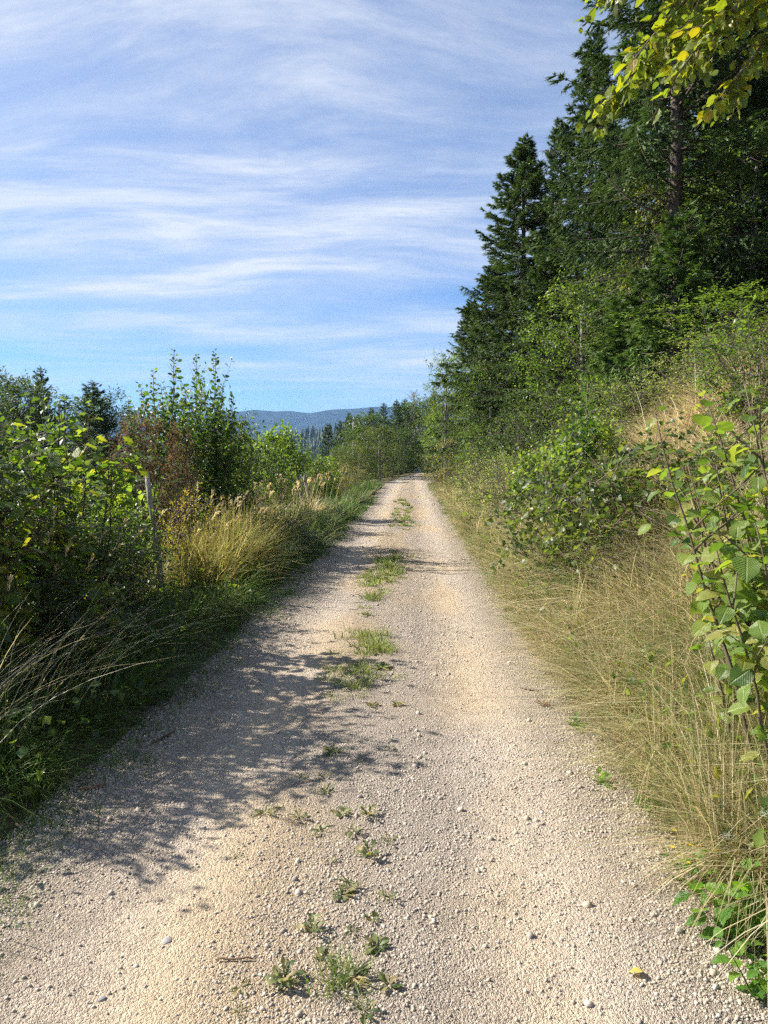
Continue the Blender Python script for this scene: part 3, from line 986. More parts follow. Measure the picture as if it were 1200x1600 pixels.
def snag(px, d, top, label, bare):
    """a dead tree: broken pale stem, or a bare grey crown"""
    r = np.random.default_rng(int(px))
    p = at(px, top, d)
    g = float(ground_z(p[0], d))
    H = p[2] - g
    t = thing('dead_tree', label, 'dead tree', (p[0], d, g))
    b = Buf()
    z = np.linspace(-0.2, H, 9)
    b.tube(np.column_stack([np.cumsum(r.normal(0, 0.05, 9)), np.cumsum(r.normal(0, 0.05, 9)), z]),
           (0.12 if bare else 0.34) * (1 - 0.55 * z / H) * (1 if not bare else 0.6) + 0.02, 7, (0.4, 0.37, 0.33))
    b.build('trunk', M_GREYBARK, t, True)
    b = Buf()
    n = 130 if bare else 14
    z0 = H * r.uniform(0.35 if bare else 0.5, 0.98, n)
    az = r.uniform(0, 6.28, n)
    L = (H - z0 * 0.8) * r.uniform(0.12, 0.42, n) * (1 if bare else 0.35)
    e = r.uniform(0.2, 1.0, n)
    a = np.column_stack([np.zeros(n), np.zeros(n), z0])
    c = a + np.column_stack([np.cos(az) * np.cos(e), np.sin(az) * np.cos(e), np.sin(e)]) * L[:, None]
    if not bare:
        for i in range(n):
            lb = Buf()
            lb.segs(a[i], c[i], 0.04, 0.015, np.array([0.30, 0.27, 0.24]))
            lb.build('limb', M_TWIG, t)
        return
    b.segs(a, c, 0.03, 0.012, np.array([0.22, 0.19, 0.17]))
    for _ in range(3 if bare else 0):
        f = r.uniform(0.3, 1, (n, 1))
        s = a + (c - a) * f
        b.segs(s, s + nrm(r.normal(0, 0.6, (n, 3)) + np.array([0, 0, 0.7])) * L[:, None] * 0.4, 0.014, 0.006, np.array([0.22, 0.19, 0.17]))
    b.build('limbs', M_TWIG, t)


snag(553, 74, 652, 'pale broken snag standing above the olive trees before the bend', False)
snag(648, 88, 612, 'bare grey tree without leaves among the spruces round the bend', True)


# ------------------------------------------------------------------ grass
def grass_arrays(r, pos, h, az, bend, wid, c0, c1, seg=4):
    """curved tapering blades; az is where the tip leans, bend how far"""
    n = len(pos)
    s = np.linspace(0, 1, seg + 1)
    dirx, diry = np.cos(az), np.sin(az)
    out = h[:, None] * bend[:, None] * (0.25 * s + 0.75 * s ** 2)[None]
    up = h[:, None] * (s[None] - (0.42 * np.clip(bend, 0, 2.1))[:, None] * s[None] ** 2.2)
    cen = np.stack([pos[:, 0:1] + dirx[:, None] * out, pos[:, 1:2] + diry[:, None] * out, pos[:, 2:3] + up], -1)
    tw = az + math.pi / 2 + r.normal(0, 0.7, n)
    sd = np.stack([np.cos(tw), np.sin(tw), np.zeros(n)], -1)
    w = wid[:, None] * np.clip(1.05 - s, 0.0, 1)[None] ** 0.6
    Lp = cen - sd[:, None] * w[..., None] / 2
    Rp = cen + sd[:, None] * w[..., None] / 2
    V = np.concatenate([np.stack([Lp[:, i], Rp[:, i]], 1) for i in range(seg)] + [cen[:, -1:]], 1)
    T = []
    for i in range(seg - 1):
        a = 2 * i
        T += [(a, a + 1, a + 3), (a, a + 3, a + 2)]
    T.append((2 * seg - 2, 2 * seg - 1, 2 * seg))
    F = np.array(T)[None] + (np.arange(n) * (2 * seg + 1))[:, None, None]
    f = np.concatenate([np.repeat(s[:seg], 2), [1.0]])
    C = c0[:, None] * (1 - f)[None, :, None] + c1[:, None] * f[None, :, None]
    return V.reshape(-1, 3), F.reshape(-1, 3), C.reshape(-1, 3), cen[:, -1], cen[:, -1] - cen[:, -2]


def pick_col(r, n, cols, jit=0.18):
    cols = np.array(cols)
    c = cols[r.integers(0, len(cols), n)]
    return c * np.clip(1 + r.normal(0, jit, (n, 1)), 0.5, 1.6)


STRAW = ((0.54, 0.45, 0.28), (0.66, 0.58, 0.40), (0.42, 0.36, 0.19), (0.38, 0.27, 0.17))
OLIVE = ((0.17, 0.19, 0.06), (0.27, 0.26, 0.11), (0.07, 0.095, 0.03))
PALEOLIVE = ((0.22, 0.25, 0.09), (0.36, 0.35, 0.17), (0.12, 0.16, 0.045))
GREEN = ((0.06, 0.12, 0.02), (0.09, 0.16, 0.025), (0.05, 0.09, 0.02))
GOLD = ((0.34, 0.27, 0.08), (0.24, 0.24, 0.06), (0.42, 0.34, 0.14), (0.13, 0.17, 0.035))


def tufts(b, r, ctr, per, h, spread, cols0, cols1, lean=(0.0, 0.0), bend=(0.3, 1.3), wid=(0.002, 0.004), rad=0.07, on_road=False):
    """clumps of blades splaying from their centres"""
    n = len(ctr) * per
    i = np.repeat(np.arange(len(ctr)), per)
    a = r.uniform(0, 6.28, n)
    q = rad * np.sqrt(r.random(n))
    x, y = ctr[i, 0] + q * np.cos(a), ctr[i, 1] + q * np.sin(a)
    z = (road_z(x - xc(y), y) - 0.005) if on_road else ground_z(x, y) - 0.02
    each = lambda q: np.repeat(q, per)
    m = len(ctr)
    hh = each(r.uniform(h[0], h[1], m)) * r.uniform(0.45, 1.1, n)
    vx = np.cos(a) * spread + lean[0] + each(r.normal(0, 0.45, m)) + r.normal(0, 0.3, n)
    vy = np.sin(a) * spread + lean[1] + each(r.normal(0, 0.45, m)) + r.normal(0, 0.3, n)
    az = np.arctan2(vy, vx)
    be = np.clip(each(r.uniform(bend[0], bend[1], m)) + r.normal(0, 0.35, n), 0.05, 2.0)
    w = np.maximum(r.uniform(wid[0], wid[1], n) * 1.25, 0.0011 * y * r.uniform(0.6, 1.3, n))
    tone = np.repeat(r.random(len(ctr)), per)
    mix = (tone + r.normal(0, 0.22, n) > 0.45)[:, None]
    c0 = np.where(mix, pick_col(r, n, cols0), pick_col(r, n, cols1)) * each(r.uniform(0.65, 1.25, m))[:, None]
    V, F, C, tip, td = grass_arrays(r, np.stack([x, y, z], 1), hh, az, be, w, c0, c0)
    b.add(V, F, C)


def verge_points(r, n, u0, u1, y0, y1, far=1.0):
    y = y0 + (y1 - y0) * r.random(n) ** far
    u = r.uniform(u0, u1, n)
    return np.stack([xc(y) + u, y], 1)


def plume_template():
    V, F = [], []
    prof = [(0.0, 0.02), (0.25, 0.10), (0.55, 0.085), (0.85, 0.045)]
    for t, w in prof:
        for j in range(4):
            V.append((w * math.cos(j * math.pi / 2), t, w * math.sin(j * math.pi / 2)))
    V.append((0, 1.05, 0))
    for i in range(3):
        for j in range(4):
            a, b_, c, d = 4 * i + j, 4 * i + (j + 1) % 4, 4 * i + 4 + (j + 1) % 4, 4 * i + 4 + j
            F += [(a, b_, c), (a, c, d)]
    F += [(12 + j, 12 + (j + 1) % 4, 16) for j in range(4)]
    return np.array(V), np.array(F)


T_PLUME = plume_template()


def build_grass():
    r = np.random.default_rng(401)
    # the straw-coloured grass that hangs from the bank over the edge of the gravel
    b = Buf()
    for (y0, y1, n, per, u1) in ((2.3, 5, 150, 60, 2.1), (4, 9, 400, 46, 2.7), (8, 16, 380, 32, 3.0), (15, 32, 380, 22, 2.8)):
        c = verge_points(r, n, 1.42, u1, y0, y1)
        tufts(b, r, c, per, (0.4, 0.92) if y0 > 3 else (0.3, 0.62), 0.6, STRAW, PALEOLIVE, (-0.55, -0.2), (0.3, 1.5), (0.0024, 0.0055), 0.10)
    c = np.stack([r.uniform(1.25, 2.2, 60), r.uniform(2.55, 3.5, 60)], 1)
    tufts(b, r, c, 44, (0.55, 0.95), 0.5, STRAW, PALEOLIVE, (-0.35, -0.1), (0.2, 0.9), (0.0024, 0.005), 0.09)
    for (y0, y1, n, u1) in ((2.4, 8, 120, 2.3), (8, 20, 130, 2.9)):
        c = verge_points(r, n, 1.4, u1, y0, y1)
        tufts(b, r, c, 40, (0.3, 0.6), 0.7, OLIVE, GREEN, (-0.4, -0.1), (0.4, 1.4), (0.003, 0.006), 0.11)
    for (y0, y1, n) in ((2.2, 8, 260), (8, 20, 260)):
        c = verge_points(r, n, 1.28, 1.6, y0, y1)
        tufts(b, r, c, 34, (0.12, 0.34), 0.8, STRAW, PALEOLIVE, (-0.3, 0), (0.5, 1.6), (0.0016, 0.0032), 0.09)
    tag(b.build('straw_grass', M_GRASS), 'dry straw coloured grass drooping from the bank onto the gravel edge', 'grass', kind='stuff')
    # the bank above it
    b = Buf()
    c = verge_points(r, 620, 2.3, 6.5, 4, 24)
    tufts(b, r, c, 34, (0.3, 0.65), 0.7, STRAW, PALEOLIVE, (-0.5, -0.2), (0.3, 1.4), (0.002, 0.004), 0.14)
    q = np.array([at(r.uniform(1010, 1140), 600, d)[:2] for d in r.uniform(7.0, 10.5, 130)])
    tufts(b, r, q, 70, (0.35, 0.6), 0.5, ((0.55, 0.48, 0.34), (0.47, 0.38, 0.26)), STRAW, (-0.6, -0.5), (0.6, 1.6), (0.002, 0.004), 0.13)
    n = 900
    y = r.uniform(4.5, 18, n)
    x = xc(y) + r.uniform(1.8, 4.6, n)
    cs = pick_col(r, n, ((0.50, 0.42, 0.28), (0.36, 0.27, 0.17), (0.62, 0.55, 0.40)))
    V, F, C, tip, td = grass_arrays(r, np.stack([x, y, ground_z(x, y)], 1), r.uniform(0.5, 1.15, n), r.uniform(0, 6.28, n), r.uniform(0.2, 1.3, n), np.maximum(0.004, 0.001 * y), cs, cs, seg=6)
    b.add(V, F, C)
    tag(b.build('bank_grass', M_GRASS), 'pale dry grass covering the slope of the bank', 'grass', kind='stuff')
    # shaded green verge on the valley side
    b = Buf()
    c = verge_points(r, 330, -2.7, -1.6, 2.8, 9)
    tufts(b, r, c, 38, (0.3, 0.62), 0.6, GREEN, ((0.07, 0.10, 0.025), (0.12, 0.13, 0.04)), (0.45, -0.2), (0.4, 1.5), (0.003, 0.006), 0.10)
    c = verge_points(r, 460, -2.6, -1.5, 9, 40, 1.6)
    tufts(b, r, c, 24, (0.35, 0.7), 0.6, OLIVE, GREEN, (0.3, 0), (0.3, 1.3), (0.003, 0.005), 0.13)
    c = verge_points(r, 900, -1.55, -1.18, 1.9, 30, 1.8)
    tufts(b, r, c, 16, (0.05, 0.16), 1.0, GREEN, ((0.09, 0.14, 0.03), (0.13, 0.18, 0.04)), (0, 0), (0.4, 1.4), (0.002, 0.004), 0.10)
    c = verge_points(r, 420, 1.18, 1.45, 7, 45, 1.3)
    tufts(b, r, c, 22, (0.05, 0.15), 1.0, ((0.10, 0.16, 0.03), (0.16, 0.20, 0.05)), OLIVE, (0, 0), (0.4, 1.4), (0.002, 0.004), 0.10)
    tag(b.build('verge_grass', M_GRASS), 'green grass growing along both edges of the gravel', 'grass', kind='stuff')
    # the golden tall grass by the fence
    b = Buf()
    c = verge_points(r, 110, -2.75, -1.95, 7.0, 11.5)
    c = c[~((np.abs(600 + c[:, 0] / c[:, 1] * FPX - 262) < 34) & (c[:, 1] < 9.2))]
    tufts(b, r, c, 95, (0.75, 1.12), 0.45, GOLD, GOLD, (0.45, -0.1), (0.15, 0.9), (0.0025, 0.0045), 0.16)
    c = verge_points(r, 60, -3.2, -2.1, 9, 18)
    tufts(b, r, c, 46, (0.7, 1.1), 0.4, GOLD, STRAW, (0.3, 0), (0.1, 0.8), (0.0025, 0.005), 0.16)
    c = verge_points(r, 420, -9, -3.0, 5, 30)
    tufts(b, r, c, 40, (0.5, 0.95), 0.4, OLIVE, GREEN, (0.2, 0), (0.1, 0.9), (0.004, 0.008), 0.25)
    tag(b.build('tall_golden_grass', M_GRASS), 'tall golden green grass growing along the wire fence', 'grass', kind='stuff')
    # feathery seed heads on tall stalks
    b = Buf()
    n = 120
    y = np.concatenate([r.uniform(8, 13, 60), r.uniform(13, 24, 45), r.uniform(3.6, 6, 15)])
    x = xc(y) + np.concatenate([r.uniform(-3.2, -2.0, 105), r.uniform(-2.6, -2.1, 15)])
    h = r.uniform(0.95, 1.45, n)
    az, be = r.normal(0.1, 0.5, n), r.uniform(0.05, 0.4, n)
    cs = pick_col(r, n, ((0.52, 0.43, 0.27), (0.45, 0.36, 0.20)))
    V, F, C, tip, td = grass_arrays(r, np.stack([x, y, ground_z(x, y)], 1), h, az, be, 0.0045 * np.clip(y / 6, 1, 3), cs, cs)
    b.add(V, F, C)
    L = r.uniform(0.12, 0.22, n)
    k = 16
    f = np.linspace(0, 1, k)[None] + r.normal(0, 0.03, (n, k))
    tdn = nrm(td)
    q = tip[:, None] - tdn[:, None] * (L[:, None] * (0.9 - f))[..., None]
    q[..., 2] -= (L[:, None] * 0.35 * f ** 2)
    dq = tdn[:, None] + r.normal(0, 0.30, (n, k, 3))
    sz = (0.055 * (1.15 - np.abs(f - 0.35)) * np.clip(y / 9, 0.75, 1.6)[:, None]).reshape(-1)
    b.scatter(T_NARROW, q.reshape(-1, 3), frames(dq.reshape(-1, 3), r.normal(0, 1, (n * k, 3))), sz, np.repeat(cs * 1.08, k, 0))
    tag(b.build('feather_grass', M_GRASS), 'tall pale grass stalks with feathery seed heads beside the fence', 'grass', kind='stuff')
    # long pale stalks that bow into the track from the shaded near verge
    b = Buf()
    n = 120
    y = r.uniform(3.1, 4.8, n)
    x = xc(y) + r.uniform(-2.3, -1.75, n)
    h = r.uniform(0.75, 1.2, n)
    cs = pick_col(r, n, ((0.60, 0.53, 0.38), (0.50, 0.43, 0.27), (0.25, 0.26, 0.09)))
    V, F, C, tip, td = grass_arrays(r, np.stack([x, y, ground_z(x, y)], 1), h, r.normal(0.15, 0.45, n), r.uniform(0.4, 1.0, n), np.full(n, 0.0056), cs, cs, seg=7)
    b.add(V, F, C)
    tag(b.build('bowed_stalks', M_GRASS), 'long pale grass stalks bowing toward the track from the shaded verge', 'grass', kind='stuff')
    # low broad herbs and creepers that carpet banks and verges
    b = Buf()
    n = 34000
    pts = np.vstack([verge_points(r, 10000, 1.9, 7.0, 4.5, 26), verge_points(r, 5500, 1.45, 2.6, 2.0, 14), verge_points(r, 9000, -3.5, -1.5, 2.0, 16), verge_points(r, 9500, -9, -2.6, 4, 40)])
    n = len(pts)
    dens = fbm(pts[:, 0] * 0.9, pts[:, 1] * 0.9, 3, 81)
    keep = r.random(n) < np.clip((dens - 0.33) * 3.5, 0.05, 1)
    pts = pts[keep]
    n = len(pts)
    lift = np.abs(r.normal(0, 0.16, n)) + 0.03
    p = np.column_stack([pts, ground_z(pts[:, 0], pts[:, 1]) + lift])
    d = nrm(r.normal(0, 1, (n, 3)) + np.array([0, 0, -0.1]))
    b.scatter(T_ROUND, p, frames(d, r.normal(0, 0.4, (n, 3)) + np.array([0, 0, 1.0])), r.uniform(0.025, 0.07, n), pick_col(r, n, (*GREENS, PALEG[0], YELLOWG[1])))
    q = np.vstack([verge_points(r, 2600, 1.45, 2.5, 2.3, 13), verge_points(r, 700, 1.3, 1.6, 2.0, 9)])
    q = q[fbm(q[:, 0] * 1.7, q[:, 1] * 1.7, 2, 91) > 0.50]
    n = len(q)
    p = np.column_stack([q, ground_z(q[:, 0], q[:, 1]) + r.uniform(0.04, 0.48, n)])
    b.scatter(T_KITE, p, frames(r.normal(0, 1, (n, 3)), r.normal(0, 0.5, (n, 3)) + np.array([0, 0, 1.0])), r.uniform(0.03, 0.075, n), pick_col(r, n, (*GREENS, *YELLOWG)))
    tag(b.build('ground_herbs', M_LEAF), 'low broad-leaved herbs carpeting the verges and the bank', 'herbs', kind='stuff')


build_grass()

# ------------------------------------------------------------------ shrubs along both sides
SH = {
    'green': make_leafy(501, 2.0, 0.9, 0.12, 70, 49, 0.07, GREENS, stems=9, spread=0.26),
    'bright': make_leafy(502, 2.0, 0.85, 0.15, 64, 42, 0.088, ((0.08, 0.14, 0.025), (0.13, 0.20, 0.04), (0.18, 0.24, 0.05)), stems=8, spread=0.25, template=T_ROUND),
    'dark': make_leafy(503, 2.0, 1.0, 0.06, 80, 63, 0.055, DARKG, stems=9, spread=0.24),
    'pale': make_leafy(504, 1.6, 0.95, 0.08, 70, 63, 0.045, PALEG, stems=9, spread=0.26),
    'bramble': make_leafy(505, 1.2, 1.0, 0.05, 60, 42, 0.075, ((0.04, 0.07, 0.02), (0.08, 0.12, 0.03), (0.14, 0.16, 0.04)), stems=12, spread=0.26, template=T_ROUND, dead=0.12, wood=(0.20, 0.15, 0.11)),
    'yellow': make_leafy(506, 1.1, 0.5, 0.2, 50, 63, 0.035, ((0.22, 0.20, 0.03), (0.42, 0.32, 0.04), (0.16, 0.17, 0.03)), stems=10, spread=0.3, template=T_NARROW),
    'brown': make_leafy(507, 2.3, 0.72, 0.12, 95, 35, 0.055, ((0.07, 0.05, 0.035), (0.15, 0.085, 0.05), (0.23, 0.135, 0.07), (0.13, 0.13, 0.045), (0.09, 0.13, 0.03)), stems=8, spread=0.22, mat=M_DRYLEAF, wood=(0.16, 0.11, 0.09)),
    'olive': make_leafy(508, 1.8, 1.0, 0.03, 80, 63, 0.06, ((0.10, 0.115, 0.03), (0.16, 0.165, 0.045), (0.23, 0.21, 0.07)), stems=10, spread=0.24, template=T_NARROW),
}
SHH = {'green': 2.0, 'bright': 2.0, 'dark': 2.0, 'pale': 1.6, 'bramble': 1.2, 'yellow': 1.1, 'brown': 2.3, 'olive': 1.8}
G_SHR, G_SHL = 'shrubs on the bank', 'shrubs along the fence'
SB = ('stems', 'branches', 'crown')
for kind, px, d, top, wd, nm, lab, grp in [
    ('bright', 915, 8.6, 672, 0.6, 'shrub', 'bright leafy shrub in the middle of the bank below the dark wood', G_SHR),
    ('bright', 862, 10.4, 705, 0.6, 'shrub', 'light green shrub beside the bright one, nearer the track', G_SHR),
    ('green', 965, 8.0, 722, 0.5, 'shrub', 'green shrub between the bright one and the hazel', G_SHR),
    ('bramble', 900, 7.4, 735, 0.8, 'bramble', 'bramble with bare canes spilling over the straw grass', G_SHR),
    ('bramble', 985, 6.4, 745, 0.8, 'bramble', 'bramble thicket just behind the large hazel leaves', G_SHR),
    ('bramble', 1075, 6.6, 690, 0.8, 'bramble', 'bramble under the pale dry grass of the bank', G_SHR),
    ('pale', 765, 16, 712, 0.85, 'shrub', 'grey-green shrub low on the bank where the track narrows', G_SHR),
    ('pale', 800, 13.5, 715, 0.8, 'shrub', 'grey-green shrub next to the light green one', G_SHR),
    ('green', 745, 22, 690, 0.8, 'shrub', 'green shrub at the foot of the dark leafy tree', G_SHR),
    ('olive', 712, 27, 690, 0.9, 'shrub', 'olive shrub on the verge short of the bend', G_SHR),
    ('olive', 690, 36, 700, 1.0, 'shrub', 'olive shrub standing on the inside of the bend', G_SHR),
    ('green', 940, 11.5, 600, 0.8, 'shrub', 'leafy shrub in front of the dark spruce skirts', G_SHR),
    ('pale', 1010, 10.6, 590, 0.9, 'shrub', 'pale small-leaved shrub on the top of the bank under the young spruce', G_SHR),
    ('pale', 1120, 9.4, 520, 0.8, 'shrub', 'pale small-leaved shrub behind the dry grass at the bank top', G_SHR),
    ('green', 1190, 7.5, 500, 0.8, 'shrub', 'green shrub above the hazel at the picture edge', G_SHR),
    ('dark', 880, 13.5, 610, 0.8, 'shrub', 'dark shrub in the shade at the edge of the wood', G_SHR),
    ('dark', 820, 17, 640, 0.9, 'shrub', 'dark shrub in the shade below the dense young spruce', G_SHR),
    ('brown', 218, 10.3, 650, 0.66, 'shrub', 'withered red-brown shrub beside the fence post', G_SHL),
    ('brown', 282, 10.9, 665, 0.4, 'shrub', 'small withered brown shrub in front of the alder', G_SHL),
    ('yellow', 300, 9.0, 778, 0.8, 'goldenrod', 'yellow goldenrod clump in the tall grass by the fence post', G_SHL),
    ('bright', 165, 8.4, 775, 0.7, 'shrub', 'bright green shrub between the maple saplings and the fence post', G_SHL),
    ('green', 195, 7.2, 815, 0.5, 'shrub', 'small green shrub in the grass before the fence post', G_SHL),
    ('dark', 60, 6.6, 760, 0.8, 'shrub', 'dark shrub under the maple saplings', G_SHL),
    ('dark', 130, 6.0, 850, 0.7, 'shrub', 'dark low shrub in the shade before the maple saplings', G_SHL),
    ('green', 395, 16, 692, 0.9, 'shrub', 'green shrub beside the alder on the valley side', G_SHL),
    ('bright', 437, 19, 680, 0.8, 'shrub', 'light green shrub with a tall shoot before the forested hill', G_SHL),
    ('green', 475, 26, 706, 1.0, 'shrub', 'green shrub behind the pair of thin fence posts', G_SHL),
    ('bright', 500, 30, 722, 1.0, 'shrub', 'light green shrub past the thin fence posts', G_SHL),
    ('olive', 520, 34, 722, 1.1, 'shrub', 'olive shrub on the valley verge midway to the bend', G_SHL),
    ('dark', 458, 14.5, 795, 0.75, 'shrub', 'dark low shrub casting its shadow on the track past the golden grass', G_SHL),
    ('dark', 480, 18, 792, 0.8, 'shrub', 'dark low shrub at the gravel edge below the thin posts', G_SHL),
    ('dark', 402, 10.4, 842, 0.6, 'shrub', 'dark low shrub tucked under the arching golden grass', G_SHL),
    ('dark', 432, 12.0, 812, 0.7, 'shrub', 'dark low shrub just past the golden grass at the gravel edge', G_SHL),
    ('green', 505, 21, 782, 0.7, 'shrub', 'green low shrub last in the row along the shaded gravel edge', G_SHL),
    ('dark', -110, 5.3, 640, 1.0, 'shrub', 'dark shrub outside the picture edge, behind the maple saplings', G_SHL),
    ('dark', -190, 4.4, 640, 0.9, 'shrub', 'dark shrub outside the picture edge, before the maple saplings', G_SHL),
    ('green', 30, 7.4, 690, 1.0, 'shrub', 'green shrub filling the back of the maple saplings', G_SHL),
    ('dark', -395, 3.8, 700, 0.85, 'shrub', 'dark shrub far outside the picture edge, shading the near verge', G_SHL),
    ('dark', 20, 4.9, 900, 0.7, 'shrub', 'dark low shrub at the feet of the maple saplings', G_SHL),
    ('olive', 430, 16.5, 762, 0.7, 'shrub', 'olive shrub among the seed heads short of the thin posts', G_SHL),
    ('green', 462, 24, 752, 0.8, 'shrub', 'low green shrub just beyond the thin posts', G_SHL),
    ('bright', 512, 26, 752, 0.6, 'shrub', 'low light green shrub bordering the sunny gravel edge', G_SHL),
    ('olive', 537, 33, 748, 0.7, 'shrub', 'low olive shrub bordering the gravel past the light green ones', G_SHL),
    ('green', 300, 12.8, 628, 1.0, 'shrub', 'tall leafy green shrub wrapped round the alder shoots', G_SHL),
    ('green', 345, 13.2, 655, 0.9, 'shrub', 'leafy green shrub on the mountain side of the alder', G_SHL),
    ('olive', 548, 40, 728, 1.0, 'shrub', 'olive shrub hugging the gravel before the bend', G_SHL),
    ('green', 330, 13, 705, 0.9, 'shrub', 'dense green shrub at the foot of the alder', G_SHL),
]:
    plant_at(SH[kind], nm, lab, 'shrub' if nm == 'shrub' else nm, grp, px, d, top, wd, SHH[kind], px * 0.61, sink=0.05, names=SB)


# ------------------------------------------------------------------ near plants, leaf by leaf
def ovate_leaf(rows=6, width=0.8, peak=0.42, fold=0.10, curl=0.18, teeth=0.03, tip=1.0):
    V, F = [(0, 0, 0)], []
    for i in range(1, rows):
        t = i / rows
        w = 0.5 * width * (math.sin(math.pi * t ** (math.log(0.5) / math.log(peak)))) ** 0.75
        w += teeth * (1 if i % 2 else -1) * (t > 0.15)
        z = -curl * t ** 2
        V += [(-w, t - 0.02, z + fold * w * 2), (0, t, z), (w, t - 0.02, z + fold * w * 2)]
    V.append((0, tip, -curl * 1.1))
    F += [(0, 2, 1), (0, 3, 2)]
    for i in range(rows - 2):
        a = 1 + 3 * i
        F += [(a, a + 1, a + 4), (a, a + 4, a + 3), (a + 1, a + 2, a + 5), (a + 1, a + 5, a + 4)]
    a, e = 1 + 3 * (rows - 2), len(V) - 1
    F += [(a, a + 1, e), (a + 1, a + 2, e)]
    return np.array(V, float), np.array(F)


def maple_leaf():
    half = [(0.10, 0.03), (0.34, -0.02), (0.28, 0.17), (0.62, 0.36), (0.40, 0.42), (0.44, 0.66), (0.20, 0.60), (0.17, 0.80)]
    out = [(0, 0)] + half + [(0, 1.0)] + [(-x, y) for x, y in reversed(half)]
    V = [(0, 0.36, 0.0)] + [(x, y, -0.22 * (x * x + (y - 0.36) ** 2) + 0.05 * abs(x)) for x, y in out]
    n = len(out)
    return np.array(V, float), np.array([(0, 1 + i, 1 + (i + 1) % n) for i in range(n)])


def lobed_leaf():
    """jagged rosette leaf of a dandelion"""
    half = [(0.05, 0.12), (0.03, 0.22), (0.10, 0.30), (0.05, 0.40), (0.14, 0.50), (0.08, 0.60), (0.17, 0.72), (0.13, 0.88)]
    V, F = [(0, 0, 0)], []
    for i, (x, y) in enumerate(half):
        z = 0.22 * math.sin(y * 2.6)
        V += [(-x, y, z + 0.04), (0, y, z), (x, y, z + 0.04)]
    V.append((0, 1, 0.22 * math.sin(2.6) - 0.03))
    F += [(0, 2, 1), (0, 3, 2)]
    for i in range(len(half) - 1):
        a = 1 + 3 * i
        F += [(a, a + 1, a + 4), (a, a + 4, a + 3), (a + 1, a + 2, a + 5), (a + 1, a + 5, a + 4)]
    a, e = 1 + 3 * (len(half) - 1), len(V) - 1
    F += [(a, a + 1, e), (a + 1, a + 2, e)]
    return np.array(V, float), np.array(F)


def leaf_meshes(T, mat, n=3, seed=0):
    r = np.random.default_rng(seed)
    res = []
    for _ in range(n):
        V = T[0].copy()
        V[:, 0] *= r.uniform(0.88, 1.1)
        V[:, 2] += r.normal(0, 0.03, len(V)) + V[:, 0] * r.normal(0, 0.22) + V[:, 1] ** 2 * r.normal(0, 0.15)
        b = Buf()
        b.add(V, T[1])
        res.append((b.mesh('leaf', mat, True), (V, T[1])))
    return res


def place_leaves(t, variants, pos, R, s, mat_rest, cols_rest, most=300, keep_px=9.0):
    """the leaves that show largest become parts of their own, any others are gathered into one part"""
    pos, s = np.asarray(pos, float), np.asarray(s, float)
    base = np.array(t.location)
    wp = pos + base
    dist = np.maximum(wp[:, 1], 0.3)
    px = 600 + wp[:, 0] / dist * FPX
    py = 715 - (wp[:, 2] - CAMZ) / dist * FPX
    inside = (px > -40) & (px < 1240) & (py > -60) & (py < 1650)
    rank = np.argsort(-(s / dist) * inside)
    singles = [i for i in rank[:most] if inside[i] and s[i] / dist[i] * FPX >= keep_px]
    rest = np.setdiff1d(np.arange(len(pos)), singles)
    rg = random.Random(int(abs(base[0] * 1000)) + len(pos))
    for i in singles:
        o = bpy.data.objects.new('leaf', rg.choice(variants)[0])
        COL.objects.link(o)
        o.parent = t
        m = Matrix([list(R[i][k] * s[i]) + [pos[i][k]] for k in range(3)] + [[0, 0, 0, 1]])
        o.matrix_local = m
    if len(rest):
        r = np.random.default_rng(len(rest))
        b = Buf()
        b.scatter(variants[0][1], pos[rest], R[rest], s[rest], pick_col(r, len(rest), cols_rest))
        tag(b.build('leaves', mat_rest, t, True), kind='stuff')


def shoot(r, base, az, lean, L, n=12, sway=0.03, grav=0.0):
    s = np.linspace(0, 1, n)
    d = np.array([math.cos(az), math.sin(az)])
    hor = L * (math.sin(lean) * s + grav * s ** 2)
    pts = np.column_stack([base[0] + d[0] * hor, base[1] + d[1] * hor, base[2] + L * math.cos(lean) * s - L * grav * 0.4 * s ** 2])
    pts[:, :2] += np.cumsum(r.normal(0, sway * L / n, (n, 2)), 0)
    return pts


def along(pts, f):
    s = np.linspace(0, 1, len(pts))
    p = np.column_stack([np.interp(f, s, pts[:, k]) for k in range(3)])
    g = np.gradient(pts, axis=0)
    return p, nrm(np.column_stack([np.interp(f, s, g[:, k]) for k in range(3)]))


def dress(r, pts, n, f0, f1, size, petiole, rise, droop, face=None, opposite=False, phase=0.0):
    """leaves set along a shoot: alternate, or in pairs"""
    f = np.linspace(f0, f1, n) + r.normal(0, 0.25 / n, n)
    f = np.clip(f, 0, 1)
    k = np.arange(n)
    ang = phase + (k // 2 * math.pi / 2 + (k % 2) * math.pi if opposite else k * 2.4) + r.normal(0, 0.3, n)
    if opposite:
        f = f[(k // 2) * 2]
    p, tg = along(pts, f)
    ref = np.where(np.abs(tg[:, 2:3]) > 0.85, np.array([[1.0, 0, 0]]), np.array([[0, 0, 1.0]]))
    a = nrm(np.cross(tg, ref))
    b = np.cross(tg, a)
    out = a * np.cos(ang)[:, None] + b * np.sin(ang)[:, None]
    d = nrm(out + tg * rise + np.array([0, 0, -droop]) + r.normal(0, 0.18, (n, 3)))
    s = size * r.uniform(0.65, 1.15, n) * np.interp(f, [0, 0.8, 1.0], [1.0, 0.95, 0.55])
    base = p + (nrm(out + tg * 0.5)) * petiole
    nn = np.array([0, 0, 1.0]) + r.normal(0, 0.38, (n, 3)) + (0 if face is None else np.array(face))
    return p, base, frames(d, nn), s


